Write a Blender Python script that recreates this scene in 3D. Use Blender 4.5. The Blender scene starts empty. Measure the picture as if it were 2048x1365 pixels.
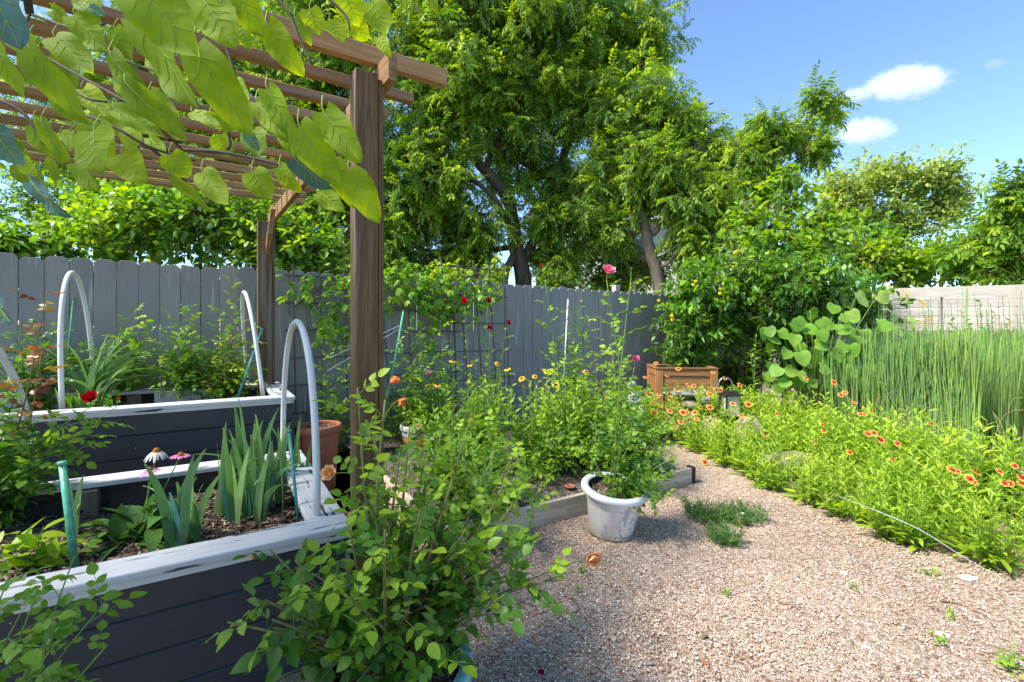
import bpy, math, random
import numpy as np
from mathutils import Vector
R = math.radians
C = bpy.context.scene
rng = np.random.default_rng(7)

# ---------------------------------------------------------------- camera, sky, sun, exposure
F, H, HOR = 930.0, 1.26, 660.0            # focal length and horizon row in photo pixels, eye height in metres
cam = bpy.data.cameras.new('camera'); cam_o = bpy.data.objects.new('camera', cam); C.collection.objects.link(cam_o)
cam.sensor_width = 36; cam.lens = F/2048*36; cam.shift_y = -(682.5-HOR)/2048
cam.clip_start = 0.02; cam.clip_end = 2000
cam_o.location = (0, 0, H); cam_o.rotation_euler = (R(90), 0, 0)
C.camera = cam_o
SUN_EL = 52.0
SUN_AZ = math.atan2(-.93, -.37)            # sun_rotation is measured from +Y clockwise
world = bpy.data.worlds.new('World'); C.world = world; world.use_nodes = True
nt = world.node_tree; nt.nodes.clear()
sky = nt.nodes.new('ShaderNodeTexSky'); sky.sky_type = 'NISHITA'; sky.sun_disc = False
sky.sun_elevation = R(SUN_EL); sky.sun_rotation = SUN_AZ
sky.air_density = 0.85; sky.dust_density = 0.15; sky.ozone_density = 5.0
bg = nt.nodes.new('ShaderNodeBackground'); bg.inputs['Strength'].default_value = 0.138
wo = nt.nodes.new('ShaderNodeOutputWorld')
nt.links.new(sky.outputs[0], bg.inputs['Color']); nt.links.new(bg.outputs[0], wo.inputs['Surface'])
sd = Vector((-.93*math.cos(R(SUN_EL)), -.37*math.cos(R(SUN_EL)), math.sin(R(SUN_EL))))
sun = bpy.data.lights.new('sun', 'SUN'); sun.energy = 4.0; sun.angle = R(14); sun.color = (1, .95, .86)
sun_o = bpy.data.objects.new('sun', sun); C.collection.objects.link(sun_o)
sun_o.rotation_euler = sd.to_track_quat('Z', 'Y').to_euler(); sun_o.location = (-8, -4, 12)
C.view_settings.view_transform = 'Standard'; C.view_settings.look = 'None'
C.view_settings.exposure = 1.38; C.view_settings.gamma = 1
C.render.engine = 'CYCLES'
cy = C.cycles; cy.max_bounces = 10; cy.diffuse_bounces = 6; cy.glossy_bounces = 2; cy.transmission_bounces = 5
cy.transparent_max_bounces = 6; cy.volume_bounces = 3; cy.use_denoising = True; cy.caustics_reflective = False; cy.caustics_refractive = False

# ---------------------------------------------------------------- points from photo rows and columns to metres
def W(px, py, d): return np.array([(px-1024)/F*d, d, H-(py-HOR)/F*d])
def G(px, py, z=0.0):
    d = F*(H-z)/(py-HOR); return np.array([(px-1024)/F*d, d, z])
U = np.array([.846, .533, 0]); V = np.array([-.533, .846, 0]); Z = np.array([0, 0, 1.])
def nrm(a):
    a = np.asarray(a, float); return a/np.maximum(np.linalg.norm(a, axis=-1, keepdims=True), 1e-9)

# ---------------------------------------------------------------- mesh builder
ORG = {}
class MB:
    def __init__(s): s.v = []; s.f = []; s.n = 0
    def add(s, v, f, mi=0, tint=0.5):
        v = np.asarray(v, np.float32); f = np.asarray(f, np.int64)
        s.v.append(v); s.f.append((f+s.n, mi, np.broadcast_to(np.asarray(tint, np.float32), (len(f),)).copy())); s.n += len(v)
    def inst(s, T, P, M, S, tint, tvar=0.0):
        """copies of template T=[verts, [(faces, mi, tint)]] at P with frames M (columns x,y,z) and scales S"""
        tv, tf = T; m = len(P); k = len(tv)
        if m == 0: return
        S = np.asarray(S, float)
        S = S[:, None] if S.ndim == 1 else S
        vv = np.einsum('mij,mkj->mki', M, tv[None]*S[:, None, :]) + P[:, None, :]
        off = (np.arange(m)*k)[:, None, None]
        base = s.n; s.v.append(vv.reshape(-1, 3).astype(np.float32))
        tint = np.broadcast_to(np.asarray(tint, float), (m,))
        for (f, mi, tt) in tf:
            ff = (f[None]+off).reshape(-1, f.shape[1])+base
            t = tint[:, None]+np.asarray(tt)[None]+(rng.uniform(-tvar, tvar, (m, len(f))) if tvar else 0)
            s.f.append((ff, mi, np.clip(t, 0, 1).reshape(-1).astype(np.float32)))
        s.n += m*k
    def build(s, name, mats, parent=None, smooth=True, bevel=0, loc=None):
        org = ORG.get(parent.name, np.zeros(3)) if parent else (np.array(loc, float) if loc is not None else np.zeros(3))
        me = bpy.data.meshes.new(name)
        v = np.concatenate(s.v) - org.astype(np.float32)
        cnt = [np.full(len(f), f.shape[1]) for f, _, _ in s.f]
        tot = np.concatenate(cnt); lo = np.concatenate([f.reshape(-1) for f, _, _ in s.f])
        me.vertices.add(len(v)); me.vertices.foreach_set('co', v.reshape(-1))
        me.loops.add(len(lo)); me.loops.foreach_set('vertex_index', lo.astype(np.int32))
        me.polygons.add(len(tot)); me.polygons.foreach_set('loop_start', (np.cumsum(tot)-tot).astype(np.int32))
        if not isinstance(mats, (list, tuple)): mats = [mats]
        for m in mats: me.materials.append(m)
        me.polygons.foreach_set('material_index', np.concatenate([np.full(len(f), mi) for f, mi, _ in s.f]).astype(np.int32))
        me.update(calc_edges=True)
        me.polygons.foreach_set('use_smooth', np.full(len(tot), bool(smooth)))
        a = me.attributes.new('tint', 'FLOAT', 'FACE'); a.data.foreach_set('value', np.concatenate([t for _, _, t in s.f]))
        o = bpy.data.objects.new(name, me); C.collection.objects.link(o)
        if parent: o.parent = parent
        else: o.location = org
        ORG[o.name] = org
        if bevel:
            b = o.modifiers.new('bevel', 'BEVEL'); b.width = bevel; b.segments = 2; b.limit_method = 'ANGLE'
        return o
def thing(name, label, cat, loc=(0, 0, 0), group=None):
    o = bpy.data.objects.new(name, None); C.collection.objects.link(o); o.location = loc; o.empty_display_size = .1
    o['label'] = label; o['category'] = cat
    if group: o['group'] = group
    ORG[o.name] = np.array(loc, float); return o
def tag(o, label=None, cat=None, group=None, kind=None):
    if label: o['label'] = label
    if cat: o['category'] = cat
    if group: o['group'] = group
    if kind: o['kind'] = kind
    return o
def dup(root, loc, rz, sc, label=None):
    r = root.copy(); C.collection.objects.link(r); r.location = loc; r.rotation_euler = (0, 0, rz); r.scale = (sc, sc, sc)
    if label: r['label'] = label
    for ch in list(root.children):
        c = ch.copy(); C.collection.objects.link(c); c.parent = r
    return r

def box(mb, o, ax, ay, az, mi=0, tint=.5):
    """box from corner o with edge vectors ax, ay, az"""
    o, ax, ay, az = [np.asarray(a, float) for a in (o, ax, ay, az)]
    if np.dot(np.cross(ax, ay), az) < 0: ax, ay = ay, ax
    v = [o, o+ax, o+ax+ay, o+ay, o+az, o+ax+az, o+ax+ay+az, o+ay+az]
    mb.add(v, [(0, 3, 2, 1), (4, 5, 6, 7), (0, 1, 5, 4), (1, 2, 6, 5), (2, 3, 7, 6), (3, 0, 4, 7)], mi, tint)
def prism(mb, pts, o, ax, ay, az, mi=0):
    """outline pts (a,b) in the plane ax,ay from o, extruded by az"""
    p = np.array([o+a*ax+b*ay for a, b in pts]); n = len(p); v = np.concatenate([p, p+az])
    flip = np.dot(np.cross(ax, ay), az) < 0
    i = np.arange(n); j = (i+1) % n
    sf = np.stack([i, j, j+n, i+n], 1); a = np.arange(n)[::-1][None]; b = (np.arange(n)+n)[None]
    if flip: sf = sf[:, ::-1]; a = a[:, ::-1]; b = b[:, ::-1]
    mb.add(v, sf, mi); mb.n -= len(v); mb.v.pop()
    mb.v.append(np.asarray(v, np.float32)); s = mb.n
    mb.f.append((a+s, mi, np.array([.5], np.float32))); mb.f.append((b+s, mi, np.array([.5], np.float32))); mb.n += len(v)
def smoothpath(pts, k=4):
    pts = np.asarray(pts, float); n = len(pts)
    if n < 3: return pts
    P = np.vstack([2*pts[0]-pts[1], pts, 2*pts[-1]-pts[-2]]); out = []
    for i in range(n-1):
        p0, p1, p2, p3 = P[i:i+4]
        for t in np.linspace(0, 1, k, endpoint=False):
            out.append(.5*((2*p1)+(-p0+p2)*t+(2*p0-5*p1+4*p2-p3)*t*t+(-p0+3*p1-3*p2+p3)*t**3))
    out.append(pts[-1]); return np.array(out)
def tube(mb, pts, r, sides=5, mi=0, tint=.5, cap=True):
    pts = np.asarray(pts, float); n = len(pts)
    if n < 2: return
    r = np.interp(np.linspace(0, 1, n), np.linspace(0, 1, len(r)), r) if np.ndim(r) else np.full(n, r)
    t = np.gradient(pts, axis=0); t = nrm(t)
    ref = np.array([0, 0, 1.]) if abs(t[0][2]) < .9 else np.array([1., 0, 0])
    a = nrm(np.cross(t, ref)); b = np.cross(t, a)
    th = np.arange(sides)*2*np.pi/sides
    v = pts[:, None]+r[:, None, None]*(np.cos(th)[None, :, None]*a[:, None]+np.sin(th)[None, :, None]*b[:, None])
    i = np.arange(n-1)[:, None]*sides; k = np.arange(sides)[None]; k2 = (k+1) % sides
    f = np.stack([i+k, i+sides+k, i+sides+k2, i+k2], -1).reshape(-1, 4)
    mb.add(v.reshape(-1, 3), f, mi, tint)
    if cap:
        s = mb.n-n*sides
        mb.f.append(((np.arange(sides)+s)[None], mi, np.array([tint], np.float32)))
        mb.f.append(((np.arange(sides)[::-1]+s+(n-1)*sides)[None], mi, np.array([tint], np.float32)))
def lathe(mb, prof, c, seg=40, mi=0, tint=.5, sq=1.0, rot=0, wob=0):
    """profile [(r,z)] round c, normals pointing outwards for a profile running upwards"""
    prof = np.array(prof, float); th = np.arange(seg)*2*np.pi/seg
    rr = 1+wob*np.sin(3*th+1)
    x = np.cos(th)*rr; y = np.sin(th)*rr
    v = np.stack([c[0]+prof[:, 0][:, None]*x, c[1]+prof[:, 0][:, None]*y, c[2]+np.repeat(prof[:, 1][:, None], seg, 1)], -1)
    i = np.arange(len(prof)-1)[:, None]*seg; k = np.arange(seg)[None]; k2 = (k+1) % seg
    mb.add(v.reshape(-1, 3), np.stack([i+k, i+k2, i+seg+k2, i+seg+k], -1).reshape(-1, 4), mi, tint)
def blobmesh(mb, c, rad, seed=0, mi=0, amp=.25, n=14, m=9, flat=0):
    r = np.random.default_rng(seed); ph = r.uniform(0, 6.28, 8)
    th = np.arange(n)*2*np.pi/n; la = np.linspace(-np.pi/2, np.pi/2, m)
    L, T = np.meshgrid(la, th, indexing='ij')
    q = 1+amp*(np.sin(2*T+ph[0])*np.cos(L)+.6*np.sin(3*T+2*L+ph[1])*np.cos(L)+.5*np.sin(3*L+ph[2])+.3*np.sin(5*T+ph[3])*np.cos(L))
    v = np.stack([np.cos(L)*np.cos(T)*q, np.cos(L)*np.sin(T)*q, np.sin(L)*q], -1)*np.asarray(rad)+np.asarray(c)
    i = np.arange(m-1)[:, None]*n; k = np.arange(n)[None]; k2 = (k+1) % n
    mb.add(v.reshape(-1, 3), np.stack([i+k, i+k2, i+n+k2, i+n+k], -1).reshape(-1, 4), mi)

# ---------------------------------------------------------------- materials
def newmat(name):
    m = bpy.data.materials.new(name); m.use_nodes = True; t = m.node_tree
    b = t.nodes['Principled BSDF']; return m, t, b
def N(t, kind, **kw):
    n = t.nodes.new('ShaderNode'+kind)
    for k, v in kw.items():
        if k in n.inputs: n.inputs[k].default_value = v
        else: setattr(n, k, v)
    return n
def ramp(t, fac, stops, interp='LINEAR'):
    n = t.nodes.new('ShaderNodeValToRGB'); n.color_ramp.interpolation = interp
    e = n.color_ramp.elements
    while len(e) < len(stops): e.new(.5)
    for i, (p, c) in enumerate(stops):
        e[i].position = p; e[i].color = (*c, 1) if len(c) == 3 else c
    t.links.new(fac, n.inputs[0]); return n.outputs[0]
def mix(t, fac, a, b, mode='MIX'):
    n = t.nodes.new('ShaderNodeMix'); n.data_type = 'RGBA'; n.blend_type = mode
    for s, x in ((0, fac), (6, a), (7, b)):
        if isinstance(x, (int, float)): n.inputs[s].default_value = x
        elif isinstance(x, tuple): n.inputs[s].default_value = (*x, 1)
        else: t.links.new(x, n.inputs[s])
    return n.outputs[2]
def bump(t, b, h, strength, dist=.01, prev=None):
    n = N(t, 'Bump', Strength=strength, Distance=dist); t.links.new(h, n.inputs['Height'])
    if prev is not None: t.links.new(prev, n.inputs['Normal'])
    if b is not None: t.links.new(n.outputs[0], b.inputs['Normal'])
    return n.outputs[0]
def coords(t, scale=(1, 1, 1), kind='Object'):
    c = N(t, 'TexCoord'); m = N(t, 'Mapping'); m.inputs['Scale'].default_value = scale
    t.links.new(c.outputs[kind], m.inputs['Vector']); return m.outputs[0]
def noise(t, vec, scale, detail=4, rough=.6, dist=0):
    n = N(t, 'TexNoise', Scale=scale, Detail=detail, Roughness=rough, Distortion=dist)
    t.links.new(vec, n.inputs['Vector']); return n.outputs['Fac']

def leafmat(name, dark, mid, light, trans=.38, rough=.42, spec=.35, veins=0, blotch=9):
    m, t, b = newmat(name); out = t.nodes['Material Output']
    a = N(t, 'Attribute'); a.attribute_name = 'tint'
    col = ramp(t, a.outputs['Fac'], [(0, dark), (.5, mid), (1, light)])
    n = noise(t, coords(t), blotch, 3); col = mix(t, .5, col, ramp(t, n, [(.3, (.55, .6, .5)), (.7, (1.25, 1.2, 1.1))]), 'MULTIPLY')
    geo = N(t, 'NewGeometry')
    col2 = mix(t, geo.outputs['Backfacing'], col, mix(t, .35, col, (.30, .42, .22)))
    t.links.new(col2, b.inputs['Base Color']); b.inputs['Roughness'].default_value = rough
    b.inputs['Specular IOR Level'].default_value = spec
    if veins:
        nv = noise(t, coords(t), veins, 3, .6, 1.5); bump(t, b, nv, .35, .004)
    tr = N(t, 'BsdfTranslucent'); hs = N(t, 'HueSaturation', Hue=.487, Saturation=1.15, Value=1.6); t.links.new(col, hs.inputs['Color'])
    t.links.new(hs.outputs[0], tr.inputs['Color'])
    ms = N(t, 'MixShader'); ms.inputs[0].default_value = trans
    t.links.new(b.outputs[0], ms.inputs[1]); t.links.new(tr.outputs[0], ms.inputs[2]); t.links.new(ms.outputs[0], out.inputs['Surface'])
    return m
def plain(name, col, rough=.6, spec=.3, var=.25, vs=8, metallic=0, bmp=0, scale=(1, 1, 1)):
    m, t, b = newmat(name); n = noise(t, coords(t, scale), vs, 5)
    c = tuple(x*(1-var) for x in col); d = tuple(min(1, x*(1+var)) for x in col)
    t.links.new(ramp(t, n, [(.3, c), (.7, d)]), b.inputs['Base Color'])
    b.inputs['Roughness'].default_value = rough; b.inputs['Specular IOR Level'].default_value = spec; b.inputs['Metallic'].default_value = metallic
    if bmp: bump(t, b, n, bmp)
    return m
def petalmat(name, stops, trans=.35):
    m, t, b = newmat(name); a = N(t, 'Attribute'); a.attribute_name = 'tint'
    col = ramp(t, a.outputs['Fac'], stops); t.links.new(col, b.inputs['Base Color']); b.inputs['Roughness'].default_value = .6
    b.inputs['Specular IOR Level'].default_value = .2
    tr = N(t, 'BsdfTranslucent'); t.links.new(col, tr.inputs['Color']); ms = N(t, 'MixShader'); ms.inputs[0].default_value = trans
    t.links.new(b.outputs[0], ms.inputs[1]); t.links.new(tr.outputs[0], ms.inputs[2]); t.links.new(ms.outputs[0], t.nodes['Material Output'].inputs['Surface'])
    return m
def woodmat(name, dark, light, along, rough=.75, rings=30, var=.35, grey=0):
    """grain stretched along the vector `along`"""
    m, t, b = newmat(name)
    c = N(t, 'TexCoord')
    # grain coordinates: component along the board, and the two across it
    al = nrm(along); x2 = nrm(np.cross(al, Z) if abs(al[2]) < .9 else np.cross(al, np.array([1., 0, 0]))); x3 = np.cross(al, x2)
    cb = N(t, 'CombineXYZ')
    for i, (v, s) in enumerate(((al, .9), (x2, 14), (x3, 14))):
        d = t.nodes.new('ShaderNodeVectorMath'); d.operation = 'DOT_PRODUCT'; d.inputs[1].default_value = tuple(v*s)
        t.links.new(c.outputs['Object'], d.inputs[0]); t.links.new(d.outputs['Value'], cb.inputs[i])
    oi = N(t, 'ObjectInfo'); ad = t.nodes.new('ShaderNodeVectorMath'); ad.operation = 'ADD'
    mu = t.nodes.new('ShaderNodeMath'); mu.operation = 'MULTIPLY'; mu.inputs[1].default_value = 37; t.links.new(oi.outputs['Random'], mu.inputs[0])
    t.links.new(cb.outputs[0], ad.inputs[0]); t.links.new(mu.outputs[0], ad.inputs[1])
    g = noise(t, ad.outputs[0], 4.5, 8, .7, .6); g2 = noise(t, ad.outputs[0], 1.1, 3, .5)
    col = ramp(t, g, [(.3, dark), (.55, tuple((a+b2)/2 for a, b2 in zip(dark, light))), (.72, light)])
    col = mix(t, .6, col, ramp(t, g2, [(.3, (1-var,)*3), (.7, (1+var,)*3)]), 'MULTIPLY')
    col = mix(t, .5, col, ramp(t, oi.outputs['Random'], [(0, (.75, .75, .75)), (1, (1.25, 1.2, 1.15))]), 'MULTIPLY')
    if grey:
        g3 = noise(t, ad.outputs[0], .9, 5, .6, 1.2)
        col = mix(t, ramp(t, g3, [(.5, (0, 0, 0)), (.68, (grey,)*3)]), col, (.42, .40, .37))
    # knots
    vo = N(t, 'TexVoronoi', Scale=.55); t.links.new(ad.outputs[0], vo.inputs['Vector'])
    kn = ramp(t, vo.outputs['Distance'], [(.0, (.25, .2, .16)), (.05, (.35, .28, .22)), (.09, (1, 1, 1))])
    col = mix(t, .85, col, kn, 'MULTIPLY')
    t.links.new(col, b.inputs['Base Color']); b.inputs['Roughness'].default_value = rough; b.inputs['Specular IOR Level'].default_value = .25
    bump(t, b, g, .5, .003)
    return m
def paintwood(name, col, chip, chipcol, rough=.5, bmp=.25, along=U, sun_streak=0):
    m, t, b = newmat(name); v = coords(t)
    al = nrm(along); c = N(t, 'TexCoord'); cb = N(t, 'CombineXYZ')
    x2 = nrm(np.cross(al, Z) if abs(al[2]) < .9 else np.cross(al, np.array([1., 0, 0]))); x3 = np.cross(al, x2)
    for i, (vv, s) in enumerate(((al, 1.), (x2, 9), (x3, 9))):
        d = t.nodes.new('ShaderNodeVectorMath'); d.operation = 'DOT_PRODUCT'; d.inputs[1].default_value = tuple(vv*s)
        t.links.new(c.outputs['Object'], d.inputs[0]); t.links.new(d.outputs['Value'], cb.inputs[i])
    g = noise(t, cb.outputs[0], 8, 6, .7); g2 = noise(t, v, 1.7, 4)
    oi = N(t, 'ObjectInfo')
    base = mix(t, .55, col, ramp(t, g2, [(.3, (.72, .74, .76)), (.7, (1.25, 1.22, 1.2))]), 'MULTIPLY')
    base = mix(t, .35, base, ramp(t, g, [(.3, (.7, .7, .7)), (.7, (1.3, 1.3, 1.3))]), 'MULTIPLY')
    base = mix(t, .5, base, ramp(t, oi.outputs['Random'], [(0, (.78, .8, .84)), (1, (1.22, 1.18, 1.12))]), 'MULTIPLY')
    if sun_streak:
        s = noise(t, cb.outputs[0], 2.2, 3, .5); base = mix(t, ramp(t, s, [(.62, (0, 0, 0)), (.75, (sun_streak,)*3)]), base, (.55, .55, .55))  # pale streaks along the grain, painted in for thin streaks of sun
    if chip:
        n1 = noise(t, cb.outputs[0], 3.4, 8, .6, .3); msk = ramp(t, n1, [(chip, (0, 0, 0)), (chip+.01, (1, 1, 1))])
        base = mix(t, msk, base, chipcol)
    t.links.new(base, b.inputs['Base Color']); b.inputs['Roughness'].default_value = rough; b.inputs['Specular IOR Level'].default_value = .35
    bump(t, b, g, bmp, .003)
    return m

def voro_ground(name, scale, cols, gap, bmp, patch=None, dist=.006):
    m, t, b = newmat(name); v = coords(t)
    nz = N(t, 'TexNoise', Scale=scale*.9, Detail=2); t.links.new(v, nz.inputs['Vector'])
    vm = t.nodes.new('ShaderNodeVectorMath'); vm.operation = 'MULTIPLY_ADD'; vm.inputs[1].default_value = (.5/scale,)*3
    t.links.new(nz.outputs['Color'], vm.inputs[0]); t.links.new(v, vm.inputs[2])
    vo = N(t, 'TexVoronoi', Scale=scale); t.links.new(vm.outputs[0], vo.inputs['Vector'])
    ve = N(t, 'TexVoronoi', Scale=scale); ve.feature = 'DISTANCE_TO_EDGE'; t.links.new(vm.outputs[0], ve.inputs['Vector'])
    sp = N(t, 'SeparateColor'); t.links.new(vo.outputs['Color'], sp.inputs[0])
    col = ramp(t, sp.outputs[0], cols)
    g = ramp(t, ve.outputs['Distance'], [(0, (gap,)*3), (.16, (1, 1, 1))])
    col = mix(t, .9, col, g, 'MULTIPLY')
    big = noise(t, v, 1.3, 6, .65); col = mix(t, .55, col, ramp(t, big, [(.3, (.62, .58, .55)), (.65, (1.15, 1.12, 1.1))]), 'MULTIPLY')
    if patch:
        pn = noise(t, v, patch[0], 7, .7); col = mix(t, ramp(t, pn, [(patch[1], (0, 0, 0)), (patch[1]+.12, (patch[2],)*3)]), col, patch[3])
    t.links.new(col, b.inputs['Base Color']); b.inputs['Roughness'].default_value = .85; b.inputs['Specular IOR Level'].default_value = .2
    bump(t, b, ramp(t, ve.outputs['Distance'], [(0, (0, 0, 0)), (.35, (1, 1, 1))]), bmp, dist)
    return m

# ---------------------------------------------------------------- leaf templates: base at origin, tip along +y, upper face +z
def leaf(w=.3, rows=5, fold=.12, droop=.15, shape='ovate', mi=0, tint=0, tipw=0, stalk=0):
    s = np.linspace(0, 1, rows+1)
    if shape == 'ovate': pr = np.sin(np.pi*s**.75)**.9
    elif shape == 'round': pr = np.sin(np.pi*np.clip(s, 0, 1)**.8)**.6
    elif shape == 'lance': pr = np.sin(np.pi*s**.7)**1.0
    elif shape == 'strap': pr = np.minimum(1, s*5+.55)*(1-s**3.5)
    elif shape == 'spat': pr = np.sin(np.pi*(s*.98)**1.5)**.8+.1*(1-s)
    pr = np.maximum(pr, 0); v = []; f = []
    z = -droop*s**2
    for i, (a, p, zz) in enumerate(zip(s, pr, z)):
        v += [(-w*p, a, zz+fold*p), (0, a, zz), (w*p, a, zz+fold*p)]
    for i in range(rows):
        k = 3*i; f += [(k, k+1, k+4, k+3), (k+1, k+2, k+5, k+4)]
    v = np.array(v, float); v[:, 1] = v[:, 1]*(1-stalk)+stalk*(v[:, 1] > 0)*1.0
    f = np.array(f); return [v, [(f, mi, np.full(len(f), tint))]]
def tri6(w=.22, fold=.08, droop=.12):
    v = np.array([(0, 0, 0), (w, .32, fold), (w*.8, .68, fold-droop*.4), (0, 1, -droop), (-w*.8, .68, fold-droop*.4), (-w, .32, fold)])
    f = np.array([(0, 1, 2, 3), (0, 3, 4, 5)]); return [v, [(f, 0, np.zeros(2))]]
def merge(parts):
    """parts: list of (template, M(3x3), pos, scale)"""
    vs = []; fs = {}; n = 0
    for T, M, p, s in parts:
        vs.append((T[0]*s)@np.asarray(M).T+p)
        for f, mi, t in T[1]: fs.setdefault((f.shape[1], mi), []).append((f+n, t))
        n += len(T[0])
    return [np.concatenate(vs), [(np.concatenate([a for a, _ in l]), k[1], np.concatenate([b for _, b in l])) for k, l in fs.items()]]
def rotz(a): c, s = math.cos(a), math.sin(a); return np.array([(c, -s, 0), (s, c, 0), (0, 0, 1.)])
def rotx(a): c, s = math.cos(a), math.sin(a); return np.array([(1., 0, 0), (0, c, -s), (0, s, c)])
def roty(a): c, s = math.cos(a), math.sin(a); return np.array([(c, 0, s), (0, 1., 0), (-s, 0, c)])
def pinnate(L, pairs, ll, ang=55, droop=.25, term=1.0, rach=.006, start=.25, grow=0, mi_st=1, seed=1, hang=25):
    r = np.random.default_rng(seed); mb = MB(); s = np.linspace(0, 1, 7)
    tube(mb, np.stack([0*s, s, -droop*s**2], -1), [rach*1.3, rach*.6], 3, cap=False)
    parts = [([np.concatenate(mb.v), [(mb.f[0][0], mi_st, np.zeros(len(mb.f[0][0])))]], np.eye(3), 0, 1)]
    for i in range(pairs):
        a = start+(1-start)*(i+.0)/pairs; k = ll*(1-grow*(1-a))*r.uniform(.88, 1.1)
        for sd in (1, -1):
            M = rotz(-sd*R(ang+r.uniform(-9, 9)))@rotx(-R(hang+r.uniform(-18, 18)))@roty(R(r.uniform(-22, 22)))
            parts.append((L, M, np.array([0, a+r.uniform(-.02, .02), -droop*a*a]), k))
    parts.append((L, rotz(R(r.uniform(-10, 10)))@rotx(-R(hang*.6+10)), np.array([0, 1, -droop]), ll*term))
    return merge(parts)
def frames(D, Nn):
    D = nrm(D); X = nrm(np.cross(D, Nn)); Nz = np.cross(X, D); return np.stack([X, D, Nz], -1)

# ---------------------------------------------------------------- plant growing
def path_grow(p0, d0, L, n=9, droop=.3, wob=.12, r=rng):
    d = nrm(np.array(d0, float)); p = np.array(p0, float); out = [p.copy()]; st = L/n
    for i in range(n):
        d = nrm(d+np.array([0, 0, -droop/n])+r.normal(0, wob/n**.5, 3)); p = p+d*st; out.append(p.copy())
    return np.array(out)
def along(path, step, f0=.2, r=rng):
    seg = np.linalg.norm(np.diff(path, axis=0), axis=1); s = np.concatenate([[0], np.cumsum(seg)]); L = s[-1]
    q = np.arange(f0*L, L, step)
    if len(q) == 0: q = np.array([L*.9])
    P = np.stack([np.interp(q, s, path[:, k]) for k in range(3)], -1)
    i = np.clip(np.searchsorted(s, q)-1, 0, len(seg)-1); T = nrm(np.diff(path, axis=0)[i]); return P, T, q/L
def put_leaves(mb, P, T, fr, tmpls, size, tint, tvar=.12, out=1.0, up=.25, r=rng, golden=True, szvar=.25, upn=1.0, taper=.0, tip=True, down=0):
    m = len(P)
    if m == 0: return
    ph = np.arange(m)*2.4+r.uniform(0, 6) if golden else r.uniform(0, 6.28, m)
    a = nrm(np.cross(T, np.array([.13, .21, 1.])+r.normal(0, .05, (m, 3)))); b = np.cross(T, a)
    side = a*np.cos(ph)[:, None]+b*np.sin(ph)[:, None]
    D = nrm(side*out+T*.5+np.array([0, 0, up-down])+r.normal(0, .15, (m, 3)))
    Nn = nrm(np.array([0, 0, 1.])*upn+r.normal(0, .35, (m, 3)))
    S = size*(1+r.uniform(-szvar, szvar, m))*(1-taper*fr)
    tn = tint(P, fr) if callable(tint) else np.full(m, tint); tn = tn+r.normal(0, tvar, m)
    ch = r.integers(0, len(tmpls), m); Fm = frames(D, Nn)
    for k, T_ in enumerate(tmpls):
        i = ch == k
        if i.any(): mb.inst(T_, P[i], Fm[i], S[i], tn[i], .04)

def rose_flower(mb, c, up, rad, tint=.5, seed=0, openn=.5, mi=0):
    r = np.random.default_rng(seed); up = nrm(up); fr = frames(up, np.array([.3, -1, .2])) ; X, Y, Zz = fr[:, 0], fr[:, 2], fr[:, 1]
    pet = leaf(.42, 5, .10, -.35, 'round')
    def ring(n, tilt, s, z, tt, ph):
        for k in range(n):
            a = ph+k*2*np.pi/n+r.uniform(-.15, .15); out = X*math.cos(a)+Y*math.sin(a)
            d = out*math.cos(tilt)+Zz*math.sin(tilt); nn = Zz*math.cos(tilt)-out*math.sin(tilt)
            M = frames(d[None], nn[None]); mb.inst([pet[0], [(pet[1][0][0], mi, pet[1][0][2])]], (c+Zz*z*rad+out*.05*rad)[None], M, np.array([s*rad*r.uniform(.9, 1.1)]), tt+r.uniform(-.08, .08))
    ring(6, R(12+20*(1-openn)), 1.0, 0, tint-.15, 0)
    ring(6, R(35+15*(1-openn)), .9, .05, tint, .5)
    ring(5, R(58), .72, .08, tint+.12, .2)
    ring(5, R(75), .58, .1, tint+.22, .8)
    ring(4, R(86), .5, .12, tint+.3, .1)
def daisy(mb, c, up, rad, n=12, tp=(.5, .8), mi=0, mic=1, cone=.35, ch=.25, droop=.1, w=.17, seed=0):
    r = np.random.default_rng(seed); up = nrm(up); fr = frames(up, np.array([.3, -1, .2])); X, Y, Zz = fr[:, 0], fr[:, 2], fr[:, 1]
    s = np.array([0, .35, .7, 1.]); pw = np.array([.5, .8, 1, .55])*w
    for k in range(n):
        a = k*2*np.pi/n+r.uniform(-.08, .08); o = X*math.cos(a)+Y*math.sin(a); q = np.cross(Zz, o); L = rad*r.uniform(.88, 1.08)
        v = []
        for i in range(4):
            m = c+o*L*(.15+.85*s[i])+Zz*(-droop*L*s[i]**2); v += [m-q*pw[i]*L, m+q*pw[i]*L]
        mb.add(np.array(v), [(2*i, 2*i+1, 2*i+3, 2*i+2) for i in range(3)], mi, [tp[0], (tp[0]+tp[1])/2, tp[1]])
    rr = cone*rad; la = np.linspace(0, np.pi/2, 5); th = np.arange(10)*2*np.pi/10
    v = np.concatenate([c+rr*np.cos(l)*(np.cos(th)[:, None]*X+np.sin(th)[:, None]*Y)+Zz*ch*rad*math.sin(l) for l in la])
    i = np.arange(4)[:, None]*10; k = np.arange(10)[None]; k2 = (k+1) % 10
    mb.add(v, np.stack([i+k, i+k2, i+10+k2, i+10+k], -1).reshape(-1, 4), mic, np.repeat(np.linspace(.2, .9, 4), 10))

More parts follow.
